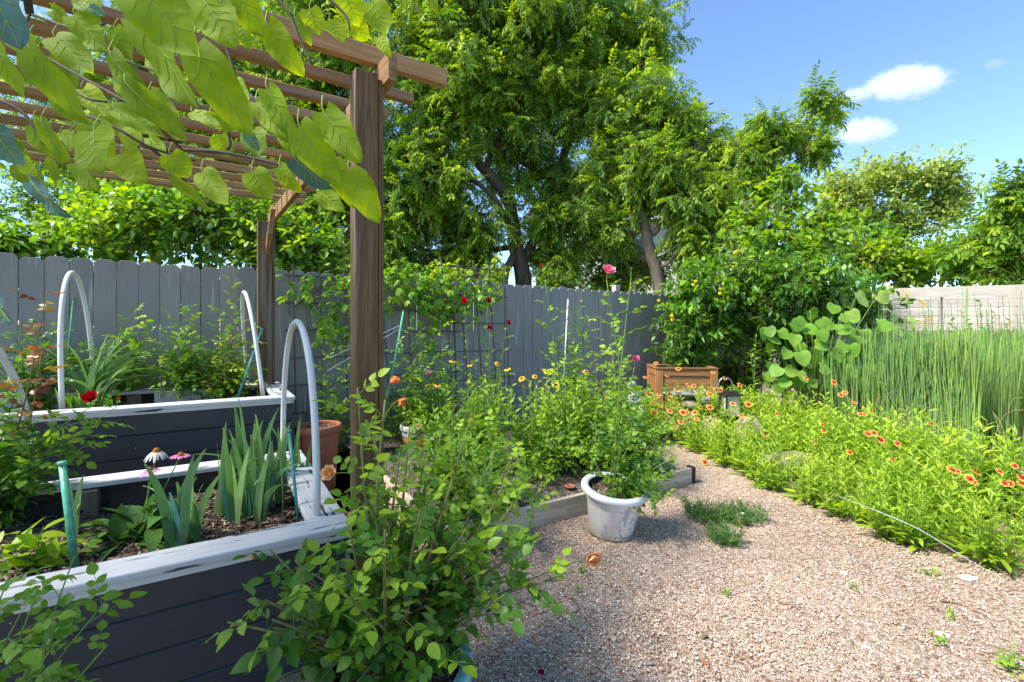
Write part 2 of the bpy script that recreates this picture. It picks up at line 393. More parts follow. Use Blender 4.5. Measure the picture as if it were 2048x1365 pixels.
# ---------------------------------------------------------------- trees
def sphere_pts(n, r=rng, p=.45):
    d = nrm(r.normal(size=(n, 3))); return d*(r.uniform(0, 1, n)**p)[:, None]
def crown_tree(name, label, base, trunk, blobs, tm, leaf_len, lm, bm, dens=1., group=None, cat='tree', nl=8, twl=.45, tint=.5, tvar=.14, seed=1, limb_r=.05, hang=.25, cluster=.32, out=.8, upn=1.0, trunks=None, zmin=.3):
    """trunk: rows (x,y,z,r); blobs: rows (centre xyz, radii xyz, twig count)"""
    r = np.random.default_rng(seed); t = thing(name, label, cat, base, group)
    tb = MB(); tp = []
    for tr in (trunks or [trunk]):
        tr = np.array(tr, float); sp = smoothpath(tr[:, :3], 5); rr = np.interp(np.linspace(0, 1, len(sp)), np.linspace(0, 1, len(tr)), tr[:, 3])
        sp = sp+r.normal(0, .012, sp.shape)*(np.arange(len(sp)) > 0)[:, None]
        tube(tb, sp, rr, 9); tp.append(np.column_stack([sp, rr]))
    tp = np.concatenate(tp); P_all = []; D_all = []; F_all = []; K_all = []
    for b in blobs:
        c = np.array(b[:3]); rad = np.array(b[3:6]); n = int(b[6]*dens)
        ok = tp[tp[:, 2] < c[2]+.05]
        if len(ok) == 0: ok = tp[:1]
        st = ok[np.argmin(np.linalg.norm((ok[:, :3]-c)*np.array([1, 1, .6]), axis=1))]
        mid = (st[:3]+c)/2+r.normal(0, .12, 3)+np.array([0, 0, -.1]); lp = smoothpath([st[:3], mid, c], 5)
        r0 = min(limb_r, st[3]*.75); tube(tb, lp, [r0, r0*.35], 6)
        nc = max(2, n//9); cc = c+sphere_pts(nc, r, .4)*rad*.85
        for k in range(nc):
            j = lp[r.integers(3, len(lp))]
            tube(tb, smoothpath([j, (j+cc[k])/2+r.normal(0, .08, 3), cc[k]], 3), [r0*.4, .008], 4, cap=False)
            kt = r.normal(0, .17); m = n//nc; s = cc[k]+r.normal(0, 1, (m, 3))*rad.min()*cluster
            for q in s:
                if q[2] < zmin: q[2] = zmin+r.uniform(0, .3)
                d = nrm((q-c)/rad*.8+r.normal(0, .5, 3)+np.array([0, 0, .15]))
                pth = path_grow(q-d*twl*.5, d, twl, 4, hang, .25, r)
                if r.random() < .3: tube(tb, np.array([cc[k], pth[0], pth[2], pth[-1]]), [.006, .003], 3, cap=False)
                a, T, fr = along(pth, twl/nl, .0, r); P_all.append(a); D_all.append(T); F_all.append(fr); K_all.append(np.full(len(a), kt+r.normal(0, .06)))
    P = np.concatenate(P_all); T = np.concatenate(D_all); fr = np.concatenate(F_all)
    lb = MB()
    KK = np.concatenate(K_all); tn = (lambda p, f: tint+.12*(f-.5)+KK)
    put_leaves(lb, P, T, fr, tm, leaf_len, tn, tvar, out, .1, r, False, .25, upn, down=hang)
    tb.build('trunk', bm, t); lb.build('crown', lm, t); return t
def pxblob(px, py, d, rx, ry, n, rd=None):
    c = W(px, py, d); return (*c, rx*d/F, (rd if rd else (rx+ry)/2*d/F*.9), ry*d/F, n)

# ---------------------------------------------------------------- bushes made of canes
def bush(name, label, base, canes, tm, size, lm, sm, cat='rose bush', group=None, step=.05, tint=.5, tvar=.13, flowers=(), fm=None, seed=1, side=2, sidel=.3, r0=.006, f0=.25, stem_tint=.5, upn=1.0, taper=.2, droop=.35, wob=.15, fwl='flower', ztint=0, out=1.0, up=.25):
    """canes: list of (tip xyz) or (tip, base offset) reached from the base; returns the thing"""
    r = np.random.default_rng(seed); base = np.array(base, float); t = thing(name, label, cat, base, group); sb = MB(); lb = MB(); tips = []
    for cn in canes:
        tip = np.array(cn[0] if isinstance(cn, tuple) else cn, float); b0 = base+np.array([*r.uniform(-.03, .03, 2), -.01])
        L = np.linalg.norm(tip-b0); mid = b0*.5+tip*.5+np.array([0, 0, .12*L*(1-abs(tip[2]-b0[2])/L)+0.0])+r.normal(0, .03*L, 3)
        q1 = b0*.8+mid*.2+np.array([0, 0, .04*L])
        pth = smoothpath([b0, q1, mid, tip], 6); tube(sb, pth, [r0, r0*.75, r0*.35], 6)
        tips.append(pth)
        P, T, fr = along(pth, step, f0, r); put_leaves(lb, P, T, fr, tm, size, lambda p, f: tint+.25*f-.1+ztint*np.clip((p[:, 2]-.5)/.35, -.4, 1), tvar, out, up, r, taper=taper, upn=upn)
        for k in range(side):
            f = r.uniform(.25, .8); i = int(f*(len(pth)-1)); dd = nrm(pth[min(i+1, len(pth)-1)]-pth[i])
            d = nrm(dd*.6+r.normal(0, .7, 3)+np.array([0, 0, .35])); sp = path_grow(pth[i], d, sidel*r.uniform(.6, 1.3), 6, droop, wob, r)
            tube(sb, sp, [r0*.5, r0*.25], 4, cap=False)
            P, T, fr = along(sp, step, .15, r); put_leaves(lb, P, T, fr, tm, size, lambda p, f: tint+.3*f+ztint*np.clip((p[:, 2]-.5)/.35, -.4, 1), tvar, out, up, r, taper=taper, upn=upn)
    sb.build('stem', sm, t); lb.build('foliage', [lm, sm] if not isinstance(lm, list) else lm, t)
    for k, fl in enumerate(flowers):
        c, rad, mat, kind = np.array(fl[0], float), fl[1], fl[2], fl[3]; fb = MB(); upv = np.array(fl[4]) if len(fl) > 4 else np.array([r.uniform(-.4, .4), -.6, 1.])
        if kind == 'rose': rose_flower(fb, c, upv, rad, .5, seed*10+k)
        elif kind == 'bud':
            for q in range(5):
                pass
            rose_flower(fb, c, upv, rad, .5, seed*10+k, 0)
        else: daisy(fb, c, upv, rad, *kind[1:], seed=seed*10+k) if not isinstance(kind, dict) else daisy(fb, c, upv, rad, seed=seed*10+k, **kind)
        # its own stalk from the nearest cane
        near = np.concatenate(tips); cand = near[near[:, 2] < c[2]-.01] if (near[:, 2] < c[2]-.01).any() else near
        s = cand[np.argmin(np.linalg.norm(cand-c, axis=1))]
        tube(fb, smoothpath([s, (s+c)/2+np.array([0, 0, .01]), c], 4), [.0025, .002], 5, mi=len(mat))
        fb.build(fwl, list(mat)+[sm], t)
    return t

# ================================================================= MATERIALS
M_gravel = voro_ground('gravel', 95, [(0, (.18, .10, .065)), (.12, (.41, .275, .19)), (.45, (.55, .40, .29)), (.8, (.65, .515, .40)), (1, (.80, .70, .60))], .30, .9, (2.2, .60, .35, (.20, .16, .12)))
M_soil = voro_ground('mulch', 60, [(0, (.03, .02, .014)), (.3, (.09, .055, .035)), (.6, (.17, .11, .07)), (.9, (.30, .21, .13)), (1, (.45, .36, .25))], .25, 1.0, (3, .6, .5, (.05, .035, .025)), .012)
M_bedgravel = voro_ground('bed_gravel', 90, [(0, (.05, .04, .035)), (.4, (.16, .12, .10)), (.75, (.32, .26, .22)), (1, (.6, .54, .48))], .25, .9, (4, .5, .6, (.09, .065, .045)))
M_grass = plain('far_ground', (.07, .10, .03), .9, .1, .5, 2)
M_fence = paintwood('grey_fence_paint', (.278, .266, .246), 0, (0, 0, 0), .6, .35, Z, .5)
M_board = paintwood('charcoal_board', (.042, .044, .052), 0, (0, 0, 0), .38, .15, U)
M_cap = paintwood('white_cap_paint', (.54, .54, .53), .605, (.055, .06, .07), .45, .2, U)
M_capv = paintwood('white_cap_paint_side', (.54, .54, .53), .595, (.055, .06, .07), .45, .2, V)
M_bedin = woodmat('weathered_inner_board', (.035, .03, .027), (.12, .10, .085), U)
M_inpost = woodmat('inner_post_wood', (.09, .07, .05), (.27, .22, .16), Z)
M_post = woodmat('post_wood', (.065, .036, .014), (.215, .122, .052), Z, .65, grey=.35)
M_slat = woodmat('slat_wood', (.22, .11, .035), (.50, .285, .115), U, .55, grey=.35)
M_beam = woodmat('beam_wood', (.18, .09, .03), (.40, .23, .095), np.array([-.576, .817, 0]), .6, grey=.4)
M_timber = woodmat('timber_edging', (.33, .27, .20), (.60, .51, .41), U, .85)
M_timberv = woodmat('timber_edging_side', (.38, .28, .20), (.62, .50, .39), V, .85)
M_cedar = woodmat('cedar_planter', (.20, .085, .03), (.40, .20, .085), np.array([1, -.1, 0]), .5)
M_cedarz = woodmat('cedar_upright', (.24, .105, .036), (.44, .23, .10), Z, .5)
M_plank = woodmat('pale_plank', (.44, .38, .30), (.66, .60, .52), np.array([.91, -.414, 0]), .85, var=.15)
M_plankz = woodmat('pale_post', (.36, .32, .26), (.55, .50, .42), Z, .85, var=.15)
M_trel = woodmat('trellis_wood', (.10, .072, .072), (.19, .15, .15), Z, .7)
M_pvc = plain('pvc', (.66, .66, .63), .3, .5, .06, 5)
M_metal = plain('galvanised_metal', (.35, .35, .35), .35, .5, .1, 20, metallic=.9)
M_stake = plain('green_stake', (.09, .36, .20), .35, .5, .3, 40, bmp=.3)
M_stake2 = plain('teal_stake', (.06, .26, .26), .35, .5, .3, 40)
M_wstake = plain('white_stake', (.6, .6, .58), .5, .4, .15, 20)
M_string = plain('white_string', (.7, .7, .7), .7, .2, .05)
M_hose = plain('black_hose', (.012, .014, .016), .4, .5, .2)
M_terra = plain('terracotta', (.33, .115, .06), .75, .25, .15, 6, bmp=.05)
M_blue = plain('pale_blue_pot', (.45, .58, .64), .5, .4, .1)
M_dark = plain('dark_plastic', (.015, .022, .035), .5, .4, .2)
M_bronze = plain('lantern_metal', (.02, .02, .02), .5, .4, .2)
M_lglass = plain('lantern_panel', (.45, .43, .33), .25, .5, .1)
M_statue = plain('statue_stone', (.27, .29, .27), .85, .2, .35, 25, bmp=.4)
def rockmat(n, c): return plain(n, c, .9, .15, .4, 9, bmp=.8)
M_rock = rockmat('tan_rock', (.27, .21, .155)); M_rock2 = rockmat('grey_rock', (.19, .185, .175)); M_rock3 = rockmat('pale_rock', (.55, .5, .43))
M_wall = plain('cream_siding', (.62, .57, .47), .8, .2, .05, 2); M_wtrim = plain('white_trim', (.75, .75, .73), .6, .3, .05)
M_roof = plain('brown_shingle', (.17, .14, .12), .9, .1, .4, 12); M_pane = plain('dark_pane', (.03, .04, .05), .08, .6, .1)
def painted_pot(name, base, under, thr, sc):
    m, t, b = newmat(name); v = coords(t, (1, 1, .6)); n = noise(t, v, sc, 7, .7, .5); n2 = noise(t, v, 5, 5, .65)
    col = ramp(t, n2, [(.3, tuple(x*.72 for x in base)), (.6, base)])
    col = mix(t, ramp(t, n, [(thr, (0, 0, 0)), (thr+.02, (1, 1, 1))]), col, under)
    t.links.new(col, b.inputs['Base Color']); b.inputs['Roughness'].default_value = .45; bump(t, b, n, .25, .004); return m
M_wpot = painted_pot('white_pot_paint', (.78, .755, .71), (.42, .44, .48), .575, 8)
M_wrim = painted_pot('white_rim_paint', (.74, .74, .73), (.03, .04, .06), .72, 16)
M_tpot = painted_pot('teal_pot_paint', (.22, .46, .44), (.03, .05, .065), .60, 9)

# ================================================================= GROUND
def sheet(name, pts, z, mat, kind='structure', nx=0, amp=0):
    m = MB(); p = np.array([(x, y, z) for x, y in pts], float); n = len(p)
    a = sum(p[i][0]*p[(i+1) % n][1]-p[(i+1) % n][0]*p[i][1] for i in range(n))
    m.add(p if a > 0 else p[::-1], [tuple(range(n))], 0)
    return tag(m.build(name, mat, smooth=False), kind=kind)
sheet('ground', [(-700, -700), (700, -700), (700, 700), (-700, 700)], -.004, M_grass)
# gravel yard: gentle unevenness so that low sun rakes over it
g = MB(); nx, ny = 90, 90; xs = np.linspace(-4.5, 8, nx); ys = np.linspace(-3, 9, ny); X, Y = np.meshgrid(xs, ys)
zz = .004+.012*(1+np.sin(X*2.1+np.sin(Y*1.7))*np.sin(Y*2.6+1))*.5+.008*rng.random(X.shape)
zz[0] = zz[-1] = 0; zz[:, 0] = zz[:, -1] = 0
i = np.arange(ny-1)[:, None]*nx; k = np.arange(nx-1)[None]
g.add(np.stack([X, Y, zz], -1).reshape(-1, 3), np.stack([i+k, i+k+1, i+nx+k+1, i+nx+k], -1).reshape(-1, 4))
tag(g.build('gravel_ground', M_gravel), kind='structure')
# loose pebbles on top of it, near the camera
pb = MB(); ico = MB(); blobmesh(ico, (0, 0, 0), (1, .8, .55), 3, n=6, m=5, amp=.15); T = [np.concatenate(ico.v), [(ico.f[0][0], 0, np.zeros(len(ico.f[0][0])))]]
npb = 26000; r_ = rng.random(npb)**.75; yy = 1.35+2.9*r_; xx = rng.uniform(-.55, 1.25, npb)*yy
keep = (xx > -.38-.55*(yy-2.0)*0) & ~((xx < (yy-2.86)*1.5-.0) & (yy > 2.7) & (xx < 1.4))
xx, yy = xx[keep], yy[keep]; m_ = len(xx); a = rng.uniform(0, 6.28, m_)
D = np.stack([np.cos(a), np.sin(a), rng.normal(0, .25, m_)], -1); Nn = np.stack([rng.normal(0, .3, m_), rng.normal(0, .3, m_), np.ones(m_)], -1)
pb.inst(T, np.stack([xx, yy, np.full(m_, .016)+rng.uniform(0, .005, m_)], -1), frames(D, Nn), rng.uniform(.0028, .0062, m_), rng.random(m_))
mp, t, b = newmat('pebble'); at = N(t, 'Attribute'); at.attribute_name = 'tint'
t.links.new(ramp(t, at.outputs['Fac'], [(0, (.28, .16, .11)), (.3, (.50, .35, .245)), (.75, (.64, .49, .37)), (1, (.80, .71, .61))]), b.inputs['Base Color']); b.inputs['Roughness'].default_value = .8
tag(pb.build('loose_pebbles', mp), kind='stuff')

# ================================================================= GREY PICKET FENCE
P0 = np.array([-3.84, 3.49, 0])
fn = thing('picket_fence', 'long grey painted dog eared picket fence behind the raised beds', 'fence', P0-U*1.2)
tcur = -1.2; rr = np.random.default_rng(3)
while tcur < 10.0:
    w = .141 if tcur < 9.8 else .1; h = 1.835+rr.normal(0, .006); e = .032; m = MB()
    o = P0+U*tcur+V*rr.uniform(-.004, .004)
    prism(m, [(0, .02), (w, .02), (w, h-e), (w-e*.45, h-e*.28), (w-e, h), (e, h), (e*.45, h-e*.28), (0, h-e)], o, nrm(U+V*rr.normal(0, .02)), Z, V*.017)
    m.build('picket', M_fence, fn, smooth=False, bevel=.002); tcur += w+abs(rr.normal(.002, .0018))+.0015
for zz in (.35, 1.0, 1.6):
    m = MB(); box(m, P0-U*1.2+V*.024+Z*zz, U*11.2, V*.038, Z*.085); m.build('rail', M_timber, fn, smooth=False)
for tt in (-.6, 1.8, 4.2, 6.42, 8.62):
    m = MB(); box(m, P0+U*tt+V*.064, U*.09, V*.09, Z*(1.85+(.085 if tt > 5 else -.03))); m.build('post', M_plankz, fn, smooth=False, bevel=.003)

# ================================================================= PALE PLANK FENCE ON THE RIGHT, WIRE FENCE IN FRONT
Q0 = np.array([4.4, 8.80, 0]); QU = nrm((.91, -.414, 0)); QN = np.array([QU[1], -QU[0], 0])
QN = QN if QN[1] < 0 else -QN
pf = thing('plank_fence', 'pale weathered horizontal plank fence behind the tall green reeds', 'fence', Q0)
for zi in range(11):
    for seg in range(4):
        m = MB(); box(m, Q0+QU*(seg*2.0+.005)+Z*(.05+zi*.174+.0), QU*1.99, -QN*.03, Z*.169); m.build('plank', M_plank, pf, smooth=False, bevel=.003)
for seg in range(5):
    m = MB(); box(m, Q0+QU*(seg*2.0-.26 if seg else .0)+QN*.003, QU*.27, QN*.035, Z*1.955); m.build('post', M_plankz, pf, smooth=False, bevel=.004)
wf = thing('wire_fence', 'thin dark wire mesh fence standing before the pale planks', 'wire fence', Q0+QN*.25)
m = MB()
for k in range(58): tube(m, [Q0+QN*.25+QU*(.6+k*.12)+Z*0, Q0+QN*.25+QU*(.6+k*.12)+Z*1.74], .0022, 3)
for k in range(14): tube(m, [Q0+QN*.253+QU*.6+Z*(.1+k*.126), Q0+QN*.253+QU*7.5+Z*(.1+k*.126)], .0022, 3)
m.build('mesh', M_bronze, wf)
for k in range(4): m = MB(); tube(m, [Q0+QN*.26+QU*(.6+k*2.2), Q0+QN*.26+QU*(.6+k*2.2)+Z*1.78], .012, 6); m.build('stake', M_bronze, wf)

# ================================================================= RAISED BEDS
def raised_bed(label, C1, length, width, top, soil, nb, skew_cap=.14):
    """C1 outer near right corner; runs to -U and to +V"""
    t = thing('raised_bed', label, 'raised bed', C1); bt = top-.03; bh = bt/nb
    c = np.array(C1, float)
    for i in range(nb):
        for nm, o, d, q in (('front_board', c-U*length+Z*(i*bh+.002), U*length, V*.03), ('back_board', c-U*length+V*(width-.03)+Z*(i*bh+.002), U*length, V*.03),
                            ('side_board', c-U*.03+V*.031+Z*(i*bh+.002), V*(width-.062), U*.03)):
            m = MB(); ez = bh-.003; a = nrm(d); n = -nrm(q) if nm == 'front_board' else (nrm(q)); L = np.linalg.norm(d); th = .03
            # chamfered upper edge catches the sky light between boards
            oo = o if nm != 'front_board' else o+V*.03
            oo = oo if nm != 'side_board' else oo
            prism(m, [(0, 0), (th, 0), (th, ez-.010), (th-.010, ez), (0, ez)], oo, n, Z, d)
            m.build(nm, M_board, t, smooth=False)
        m = MB(); box(m, c-U*length+V*.031+Z*(i*bh+.002), U*.03, V*(width-.062), Z*(bh-.003)); m.build('side_board', M_board, t, smooth=False)
    # dark inner lining boards
    m = MB(); box(m, c-U*(length-.035)+V*(width-.052)+Z*.01, U*(length-.07), V*.02, Z*(bt-.02)); box(m, c-U*.052+V*.035+Z*.01, U*.02, V*(width-.09), Z*(bt-.02))
    m.build('inner_lining', M_bedin, t, smooth=False)
    for s in (.35, .52, .78, 1.0):
        m = MB(); box(m, c-U*(length*s-.02 if s < 1 else length-.06)+V*(width-.145), U*.09, V*.09, Z*(bt-.006)); m.build('corner_post', M_inpost, t, smooth=False, bevel=.003)
    m = MB(); box(m, c-U*.145+V*(width-.145), U*.09, V*.09, Z*(bt-.006)); m.build('corner_post', M_inpost, t, smooth=False, bevel=.003)
    cw = skew_cap; ov = .022
    for nm, o, a, b2, mt in (('cap_board', c-U*length-V*ov, U*(length+ov), V*cw, M_cap), ('cap_board', c-U*length+V*(width+ov-cw), U*(length+ov), V*cw, M_cap),
                             ('cap_board', c+U*(ov-cw)+V*(cw-ov+.002), U*cw, V*(width-2*cw+2*ov-.004), M_capv)):
        m = MB(); box(m, o+Z*bt, a, b2, Z*.028); m.build(nm, mt, t, smooth=False, bevel=.006)
    for o, a, b2 in ((c-U*length-V*.012, U*(length+.008), V*.0115), (c+U*.0005-V*.012, U*.0115, V*width)):
        m = MB(); box(m, o+Z*(bt-.022), a, b2, Z*.0215); m.build('trim_strip', M_cap, t, smooth=False)
    for sx in (.12, .9, 1.7, 2.5):
        for i in range(nb):
            for dx in (0, .035): m = MB(); q = c-U*(sx+dx)+Z*((i+.5)*bh+rng.uniform(-.02, .02)); tube(m, [q+V*.002, q-V*.0015], .0032, 8); m.build('screw', M_metal, t)
    m = MB(); nu, nv = 40, 16; uu, vv = np.meshgrid(np.linspace(.05, length-.05, nu), np.linspace(.05, width-.05, nv))
    zz = soil+.02*np.sin(uu*5)*np.sin(vv*6+1)+rng.normal(0, .006, uu.shape)
    p = c[None, None]-uu[..., None]*U+vv[..., None]*V+zz[..., None]*Z; i = np.arange(nv-1)[:, None]*nu; k = np.arange(nu-1)[None]
    m.add(p.reshape(-1, 3), np.stack([i+k, i+nu+k, i+nu+k+1, i+k+1], -1).reshape(-1, 4))
    # wood chips lying on the soil
    n = int(3500*length*width/2); a = rng.uniform(0, 6.28, n); uq = rng.uniform(.06, length-.06, n); vq = rng.uniform(.06, width-.06, n)
    cp = c[None]-uq[:, None]*U+vq[:, None]*V; cp[:, 2] = soil+.02*np.sin(uq*5)*np.sin(vq*6+1)+.004
    chip = [np.array([(-.12, -.5, 0), (.12, -.5, 0), (.1, .5, .02), (-.1, .5, 0), (-.12, -.5, .1), (.12, -.5, .1), (.1, .5, .12), (-.1, .5, .1)]), [(np.array([(4, 5, 6, 7), (0, 1, 5, 4), (2, 3, 7, 6), (1, 2, 6, 5), (3, 0, 4, 7)]), 1, np.zeros(5))]]
    m.inst(chip, cp, frames(np.stack([np.cos(a), np.sin(a), rng.normal(0, .25, n)], -1), np.stack([rng.normal(0, .3, n), rng.normal(0, .3, n), np.ones(n)], -1)), rng.uniform(.008, .045, n)**1.0, rng.random(n))
    m.build('mulch', [M_soil, M_chip], t); return t
M_chip, t_, b_ = newmat('wood_chip'); at = N(t_, 'Attribute'); at.attribute_name = 'tint'
t_.links.new(ramp(t_, at.outputs['Fac'], [(0, (.035, .022, .015)), (.5, (.14, .09, .055)), (.85, (.30, .22, .15)), (1, (.45, .38, .30))]), b_.inputs['Base Color']); b_.inputs['Roughness'].default_value = .85
BN = np.array([-.638, 1.778, 0]); BF = np.array([-1.62, 3.42, 0])
raised_bed('nearer charcoal raised bed with chipped white cap, beside the big rose pot', BN, 2.9, 1.27, .52, .375, 4)
raised_bed('farther taller charcoal raised bed with white cap, against the grey fence', BF, 3.1, 1.08, .775, .62, 5)

# ================================================================= PERGOLA
BD = nrm((-.576, .817, 0)); SU = U; A0 = np.array([-.605, 1.90, 0])
pg = thing('pergola', 'brown wooden pergola with slatted roof over the raised beds', 'pergola', A0)
def ppost(o, w=.090, top=2.30, nm='post'):
    m = MB(); box(m, o-SU*w/2-V*w/2, SU*w, V*w, Z*top); p = m.build(nm, M_post, pg, smooth=False, bevel=.004)
    m = MB(); box(m, o+SU*(w/2+.003)-V*(w/2-.006), SU*.022, V*(w-.004), Z*(top-.02)); m.build('side_strip', M_post, pg, smooth=False, bevel=.003)
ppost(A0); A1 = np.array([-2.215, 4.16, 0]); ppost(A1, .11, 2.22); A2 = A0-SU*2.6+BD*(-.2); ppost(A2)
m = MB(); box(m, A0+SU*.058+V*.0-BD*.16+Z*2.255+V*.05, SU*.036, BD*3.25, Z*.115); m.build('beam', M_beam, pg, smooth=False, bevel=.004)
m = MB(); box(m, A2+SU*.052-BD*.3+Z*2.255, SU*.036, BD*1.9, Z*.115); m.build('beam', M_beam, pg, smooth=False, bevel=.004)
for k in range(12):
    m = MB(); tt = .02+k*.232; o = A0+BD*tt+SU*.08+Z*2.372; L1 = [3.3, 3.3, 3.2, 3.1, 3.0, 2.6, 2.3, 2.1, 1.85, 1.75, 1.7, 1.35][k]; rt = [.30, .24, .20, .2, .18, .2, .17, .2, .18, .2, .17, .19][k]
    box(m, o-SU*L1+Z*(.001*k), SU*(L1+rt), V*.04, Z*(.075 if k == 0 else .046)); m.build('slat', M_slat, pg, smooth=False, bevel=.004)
for P_, s_ in ((A1, -1), (A0, 1)):
    m = MB(); a = P_+BD*(.05*s_)+Z*1.93; d = BD*(.33*s_)+Z*.33
    n = nrm(np.cross(d, SU)); box(m, a-SU*.02+SU*.02, d, SU*.038, n*.06); m.build('brace', M_beam, pg, smooth=False, bevel=.003)

# ================================================================= HOOPS AND STAKES
def hoop(label, a, b, ztop, shift=0., clamp=None, r=.0148):
    t = thing('hoop', label, 'hoop', a, 'white plastic hoops over the raised beds'); a = np.array(a, float); b = np.array(b, float); m = MB(); pts = []
    for th in np.linspace(0, math.pi, 25):
        s = (1-math.cos(th))/2; hz = math.sin(th)**.78; q = a*(1-s)+b*s; z0 = q[2]; q = q+U*shift*hz; q[2] = z0+(ztop-z0)*hz; pts.append(q)
    tube(m, pts, r, 14); m.build('pipe', M_pvc, t)
    if clamp is not None:
        c = np.array(clamp, float); m = MB(); tube(m, [c-Z*.014, c+Z*.014], r+.004, 14, cap=True); m.build('clamp', M_metal, t)
        for s in (-1, 1): m = MB(); box(m, c+U*(s*.035)-U*.018+V*.01-Z*.012, U*.036, V*.003, Z*.024); m.build('clamp_tab', M_metal, t, smooth=False)
hoop('white arched pipe at left end of nearer bed, clamped to its back', W(72, 1052, 2.23), W(-620, 1400, 1.2), 1.36, .0, W(70, 988, 2.21))
hoop('white arched pipe over the iris end of the nearer bed', W(634, 1048, 1.86), W(566, 925, 2.78), 1.30)
hoop('tall white arched pipe at left end of farther bed above the daylily', W(126, 838, 2.96), W(190, 800, 3.60), 1.66, -.04)
hoop('white arched pipe beside the far pergola post in farther bed', W(528, 810, 3.56), W(500, 795, 4.2), 1.57, -.09)
def stake(label, pts, r=.006, mat=None, cat='stake'):
    t = thing('stake', label, cat, pts[0]); m = MB(); tube(m, pts, r, 8); m.build('shaft', mat or M_stake, t); m = MB(); tube(m, [np.array(pts[-1])-.0*Z, np.array(pts[-1])+Z*.012], r*1.25, 8); m.build('tip_cap', mat or M_stake, t)
stake('thick green stake leaning in the front of the nearer bed', [W(152, 1150, 1.62), W(125, 930, 1.66)], .0115)
stake('teal stake standing before the irises near the hoop', [W(597, 1048, 1.95), W(579, 865, 2.05)], .0065, M_stake2)
stake('teal stake leaning toward the far pergola post', [W(474, 800, 3.7), W(524, 660, 3.95)], .010, M_stake2)
stake('short pale green stake behind the left hoop', [W(130, 760, 3.6), W(147, 600, 3.7)], .008)
ts = [W(770, 830, 4.5), W(807, 624, 4.7)]
stake('green garden stake tied with white strings by the trellis', ts, .011)
for k, (y, e) in enumerate(((650, (660, 716)), (656, (655, 742)))):
    m = MB(); tube(m, [W(803, y, 4.68), W(e[0], e[1], 4.3)], .0028, 4); tag(m.build('string', M_string, loc=W(803, y, 4.68)), ['upper white string tied to the green stake by the trellis', 'lower white string tied to the green stake by the trellis'][k], 'string')
stake('thin white stake leaning against the grey fence', [W(1124, 830, 5.7), W(1136, 600, 5.95)], .009, M_wstake)
# drip hose lying in the near bed
m = MB(); hp = [G(x, y, .392) for x, y in ((-60, 1085), (40, 1060), (120, 1040), (200, 1010), (285, 985), (340, 982))]; tube(m, smoothpath(hp, 6), .009, 8); tag(m.build('drip_hose', M_hose, loc=hp[0]), 'black drip hose snaking over the mulch of the nearer bed', 'hose')
m = MB(); tube(m, smoothpath([G(1670, 990, .22), G(1760, 1025, .30), G(1840, 1060, .28), G(1920, 1110, .2), G(1990, 1150, .12)], 5), .0012, 5); tag(m.build('cord', M_string, loc=G(1670, 990, .22)), 'thin white cord stretched through the front of the blanket flowers', 'cord')

# ================================================================= POTS
def pot(name, label, c, r_top, r_bot, h, mats, soil=True, rim=.03, rimh=.05, saucer=None, inner=M_dark, lift=.0, wob=0, cat='plant pot', soil_mat=None, drop=.04, band=None, tilt=None):
    t = thing(name, label, cat, c); c = np.array(c, float)+Z*lift; m = MB(); rb = r_top-rim
    if tilt: t.rotation_euler = tilt
    lathe(m, [(0, 0), (r_bot-.008, 0), (r_bot, .008), (r_bot+(rb-r_bot)*.75, (h-rimh)*.75), (rb-.004, (h-rimh)*.80), (rb, (h-rimh)*.82), (rb, h-rimh+.001)], c, 48, 0); m.build('body', mats[0], t)
    if band:
        for z0, z1, mt in band:
            m = MB(); f = lambda z: r_bot+(rb-r_bot)*z/(h-rimh)+.0025; lathe(m, [(f(z0)-.002, z0), (f(z0), z0+.001), (f(z1), z1-.001), (f(z1)-.002, z1)], c, 48); m.build('painted_band', mt, t)
    m = MB(); lathe(m, [(rb-.006, h-rimh), (r_top-.008, h-rimh), (r_top-.001, h-rimh+.008), (r_top, h-.008), (r_top-.006, h), (r_top-rim-.004, h), (r_top-rim-.010, h-.008)], c, 56); m.build('rim', mats[1], t)
    m = MB(); lathe(m, [(r_top-rim-.0115, h-.006), (r_top-rim-.016, h-.10 if h > .2 else h*.5)], c, 40); o = m.build('lining', inner, t)
    zs = h-drop
    if soil:
        m = MB(); rs = r_top-rim-.012; n = 40
        rr_ = np.linspace(0, rs, 9); th = np.arange(n)*2*np.pi/n; zq = zs+.012*np.sin(3*th[None]+rr_[:, None]*20)*(rr_[:, None]/rs)+rng.normal(0, .003, (9, n))
        v = np.stack([c[0]+rr_[:, None]*np.cos(th), c[1]+rr_[:, None]*np.sin(th), c[2]+zq], -1); i = np.arange(8)[:, None]*n; k = np.arange(n)[None]; k2 = (k+1) % n
        m.add(v.reshape(-1, 3), np.stack([i+k, i+n+k, i+n+k2, i+k2], -1).reshape(-1, 4))
        q = int(5000*rs*rs*9); a = rng.uniform(0, 6.28, q); ra = rs*np.sqrt(rng.random(q))*.95; az = rng.uniform(0, 6.28, q)
        chip = [np.array([(-.2, -.5, .1), (.2, -.5, .1), (.18, .5, .12), (-.15, .5, .1)]), [(np.array([(0, 1, 2, 3)]), 1, np.zeros(1))]]
        m.inst(chip, np.stack([c[0]+ra*np.cos(a), c[1]+ra*np.sin(a), c[2]+zs+.008+rng.uniform(0, .006, q)], -1), frames(np.stack([np.cos(az), np.sin(az), rng.normal(0, .3, q)], -1), np.stack([rng.normal(0, .4, q), rng.normal(0, .4, q), np.ones(q)], -1)), rng.uniform(.006, .024, q), rng.random(q))
        m.build('soil', [soil_mat or M_soil, M_chip], t)
    if saucer:
        m = MB(); lathe(m, [(0, -lift+.001), (saucer-.02, -lift+.001), (saucer, .012), (saucer-.004, .014), (r_bot+.001, .010)], c, 48); m.build('saucer', M_soildark, t)
    return t
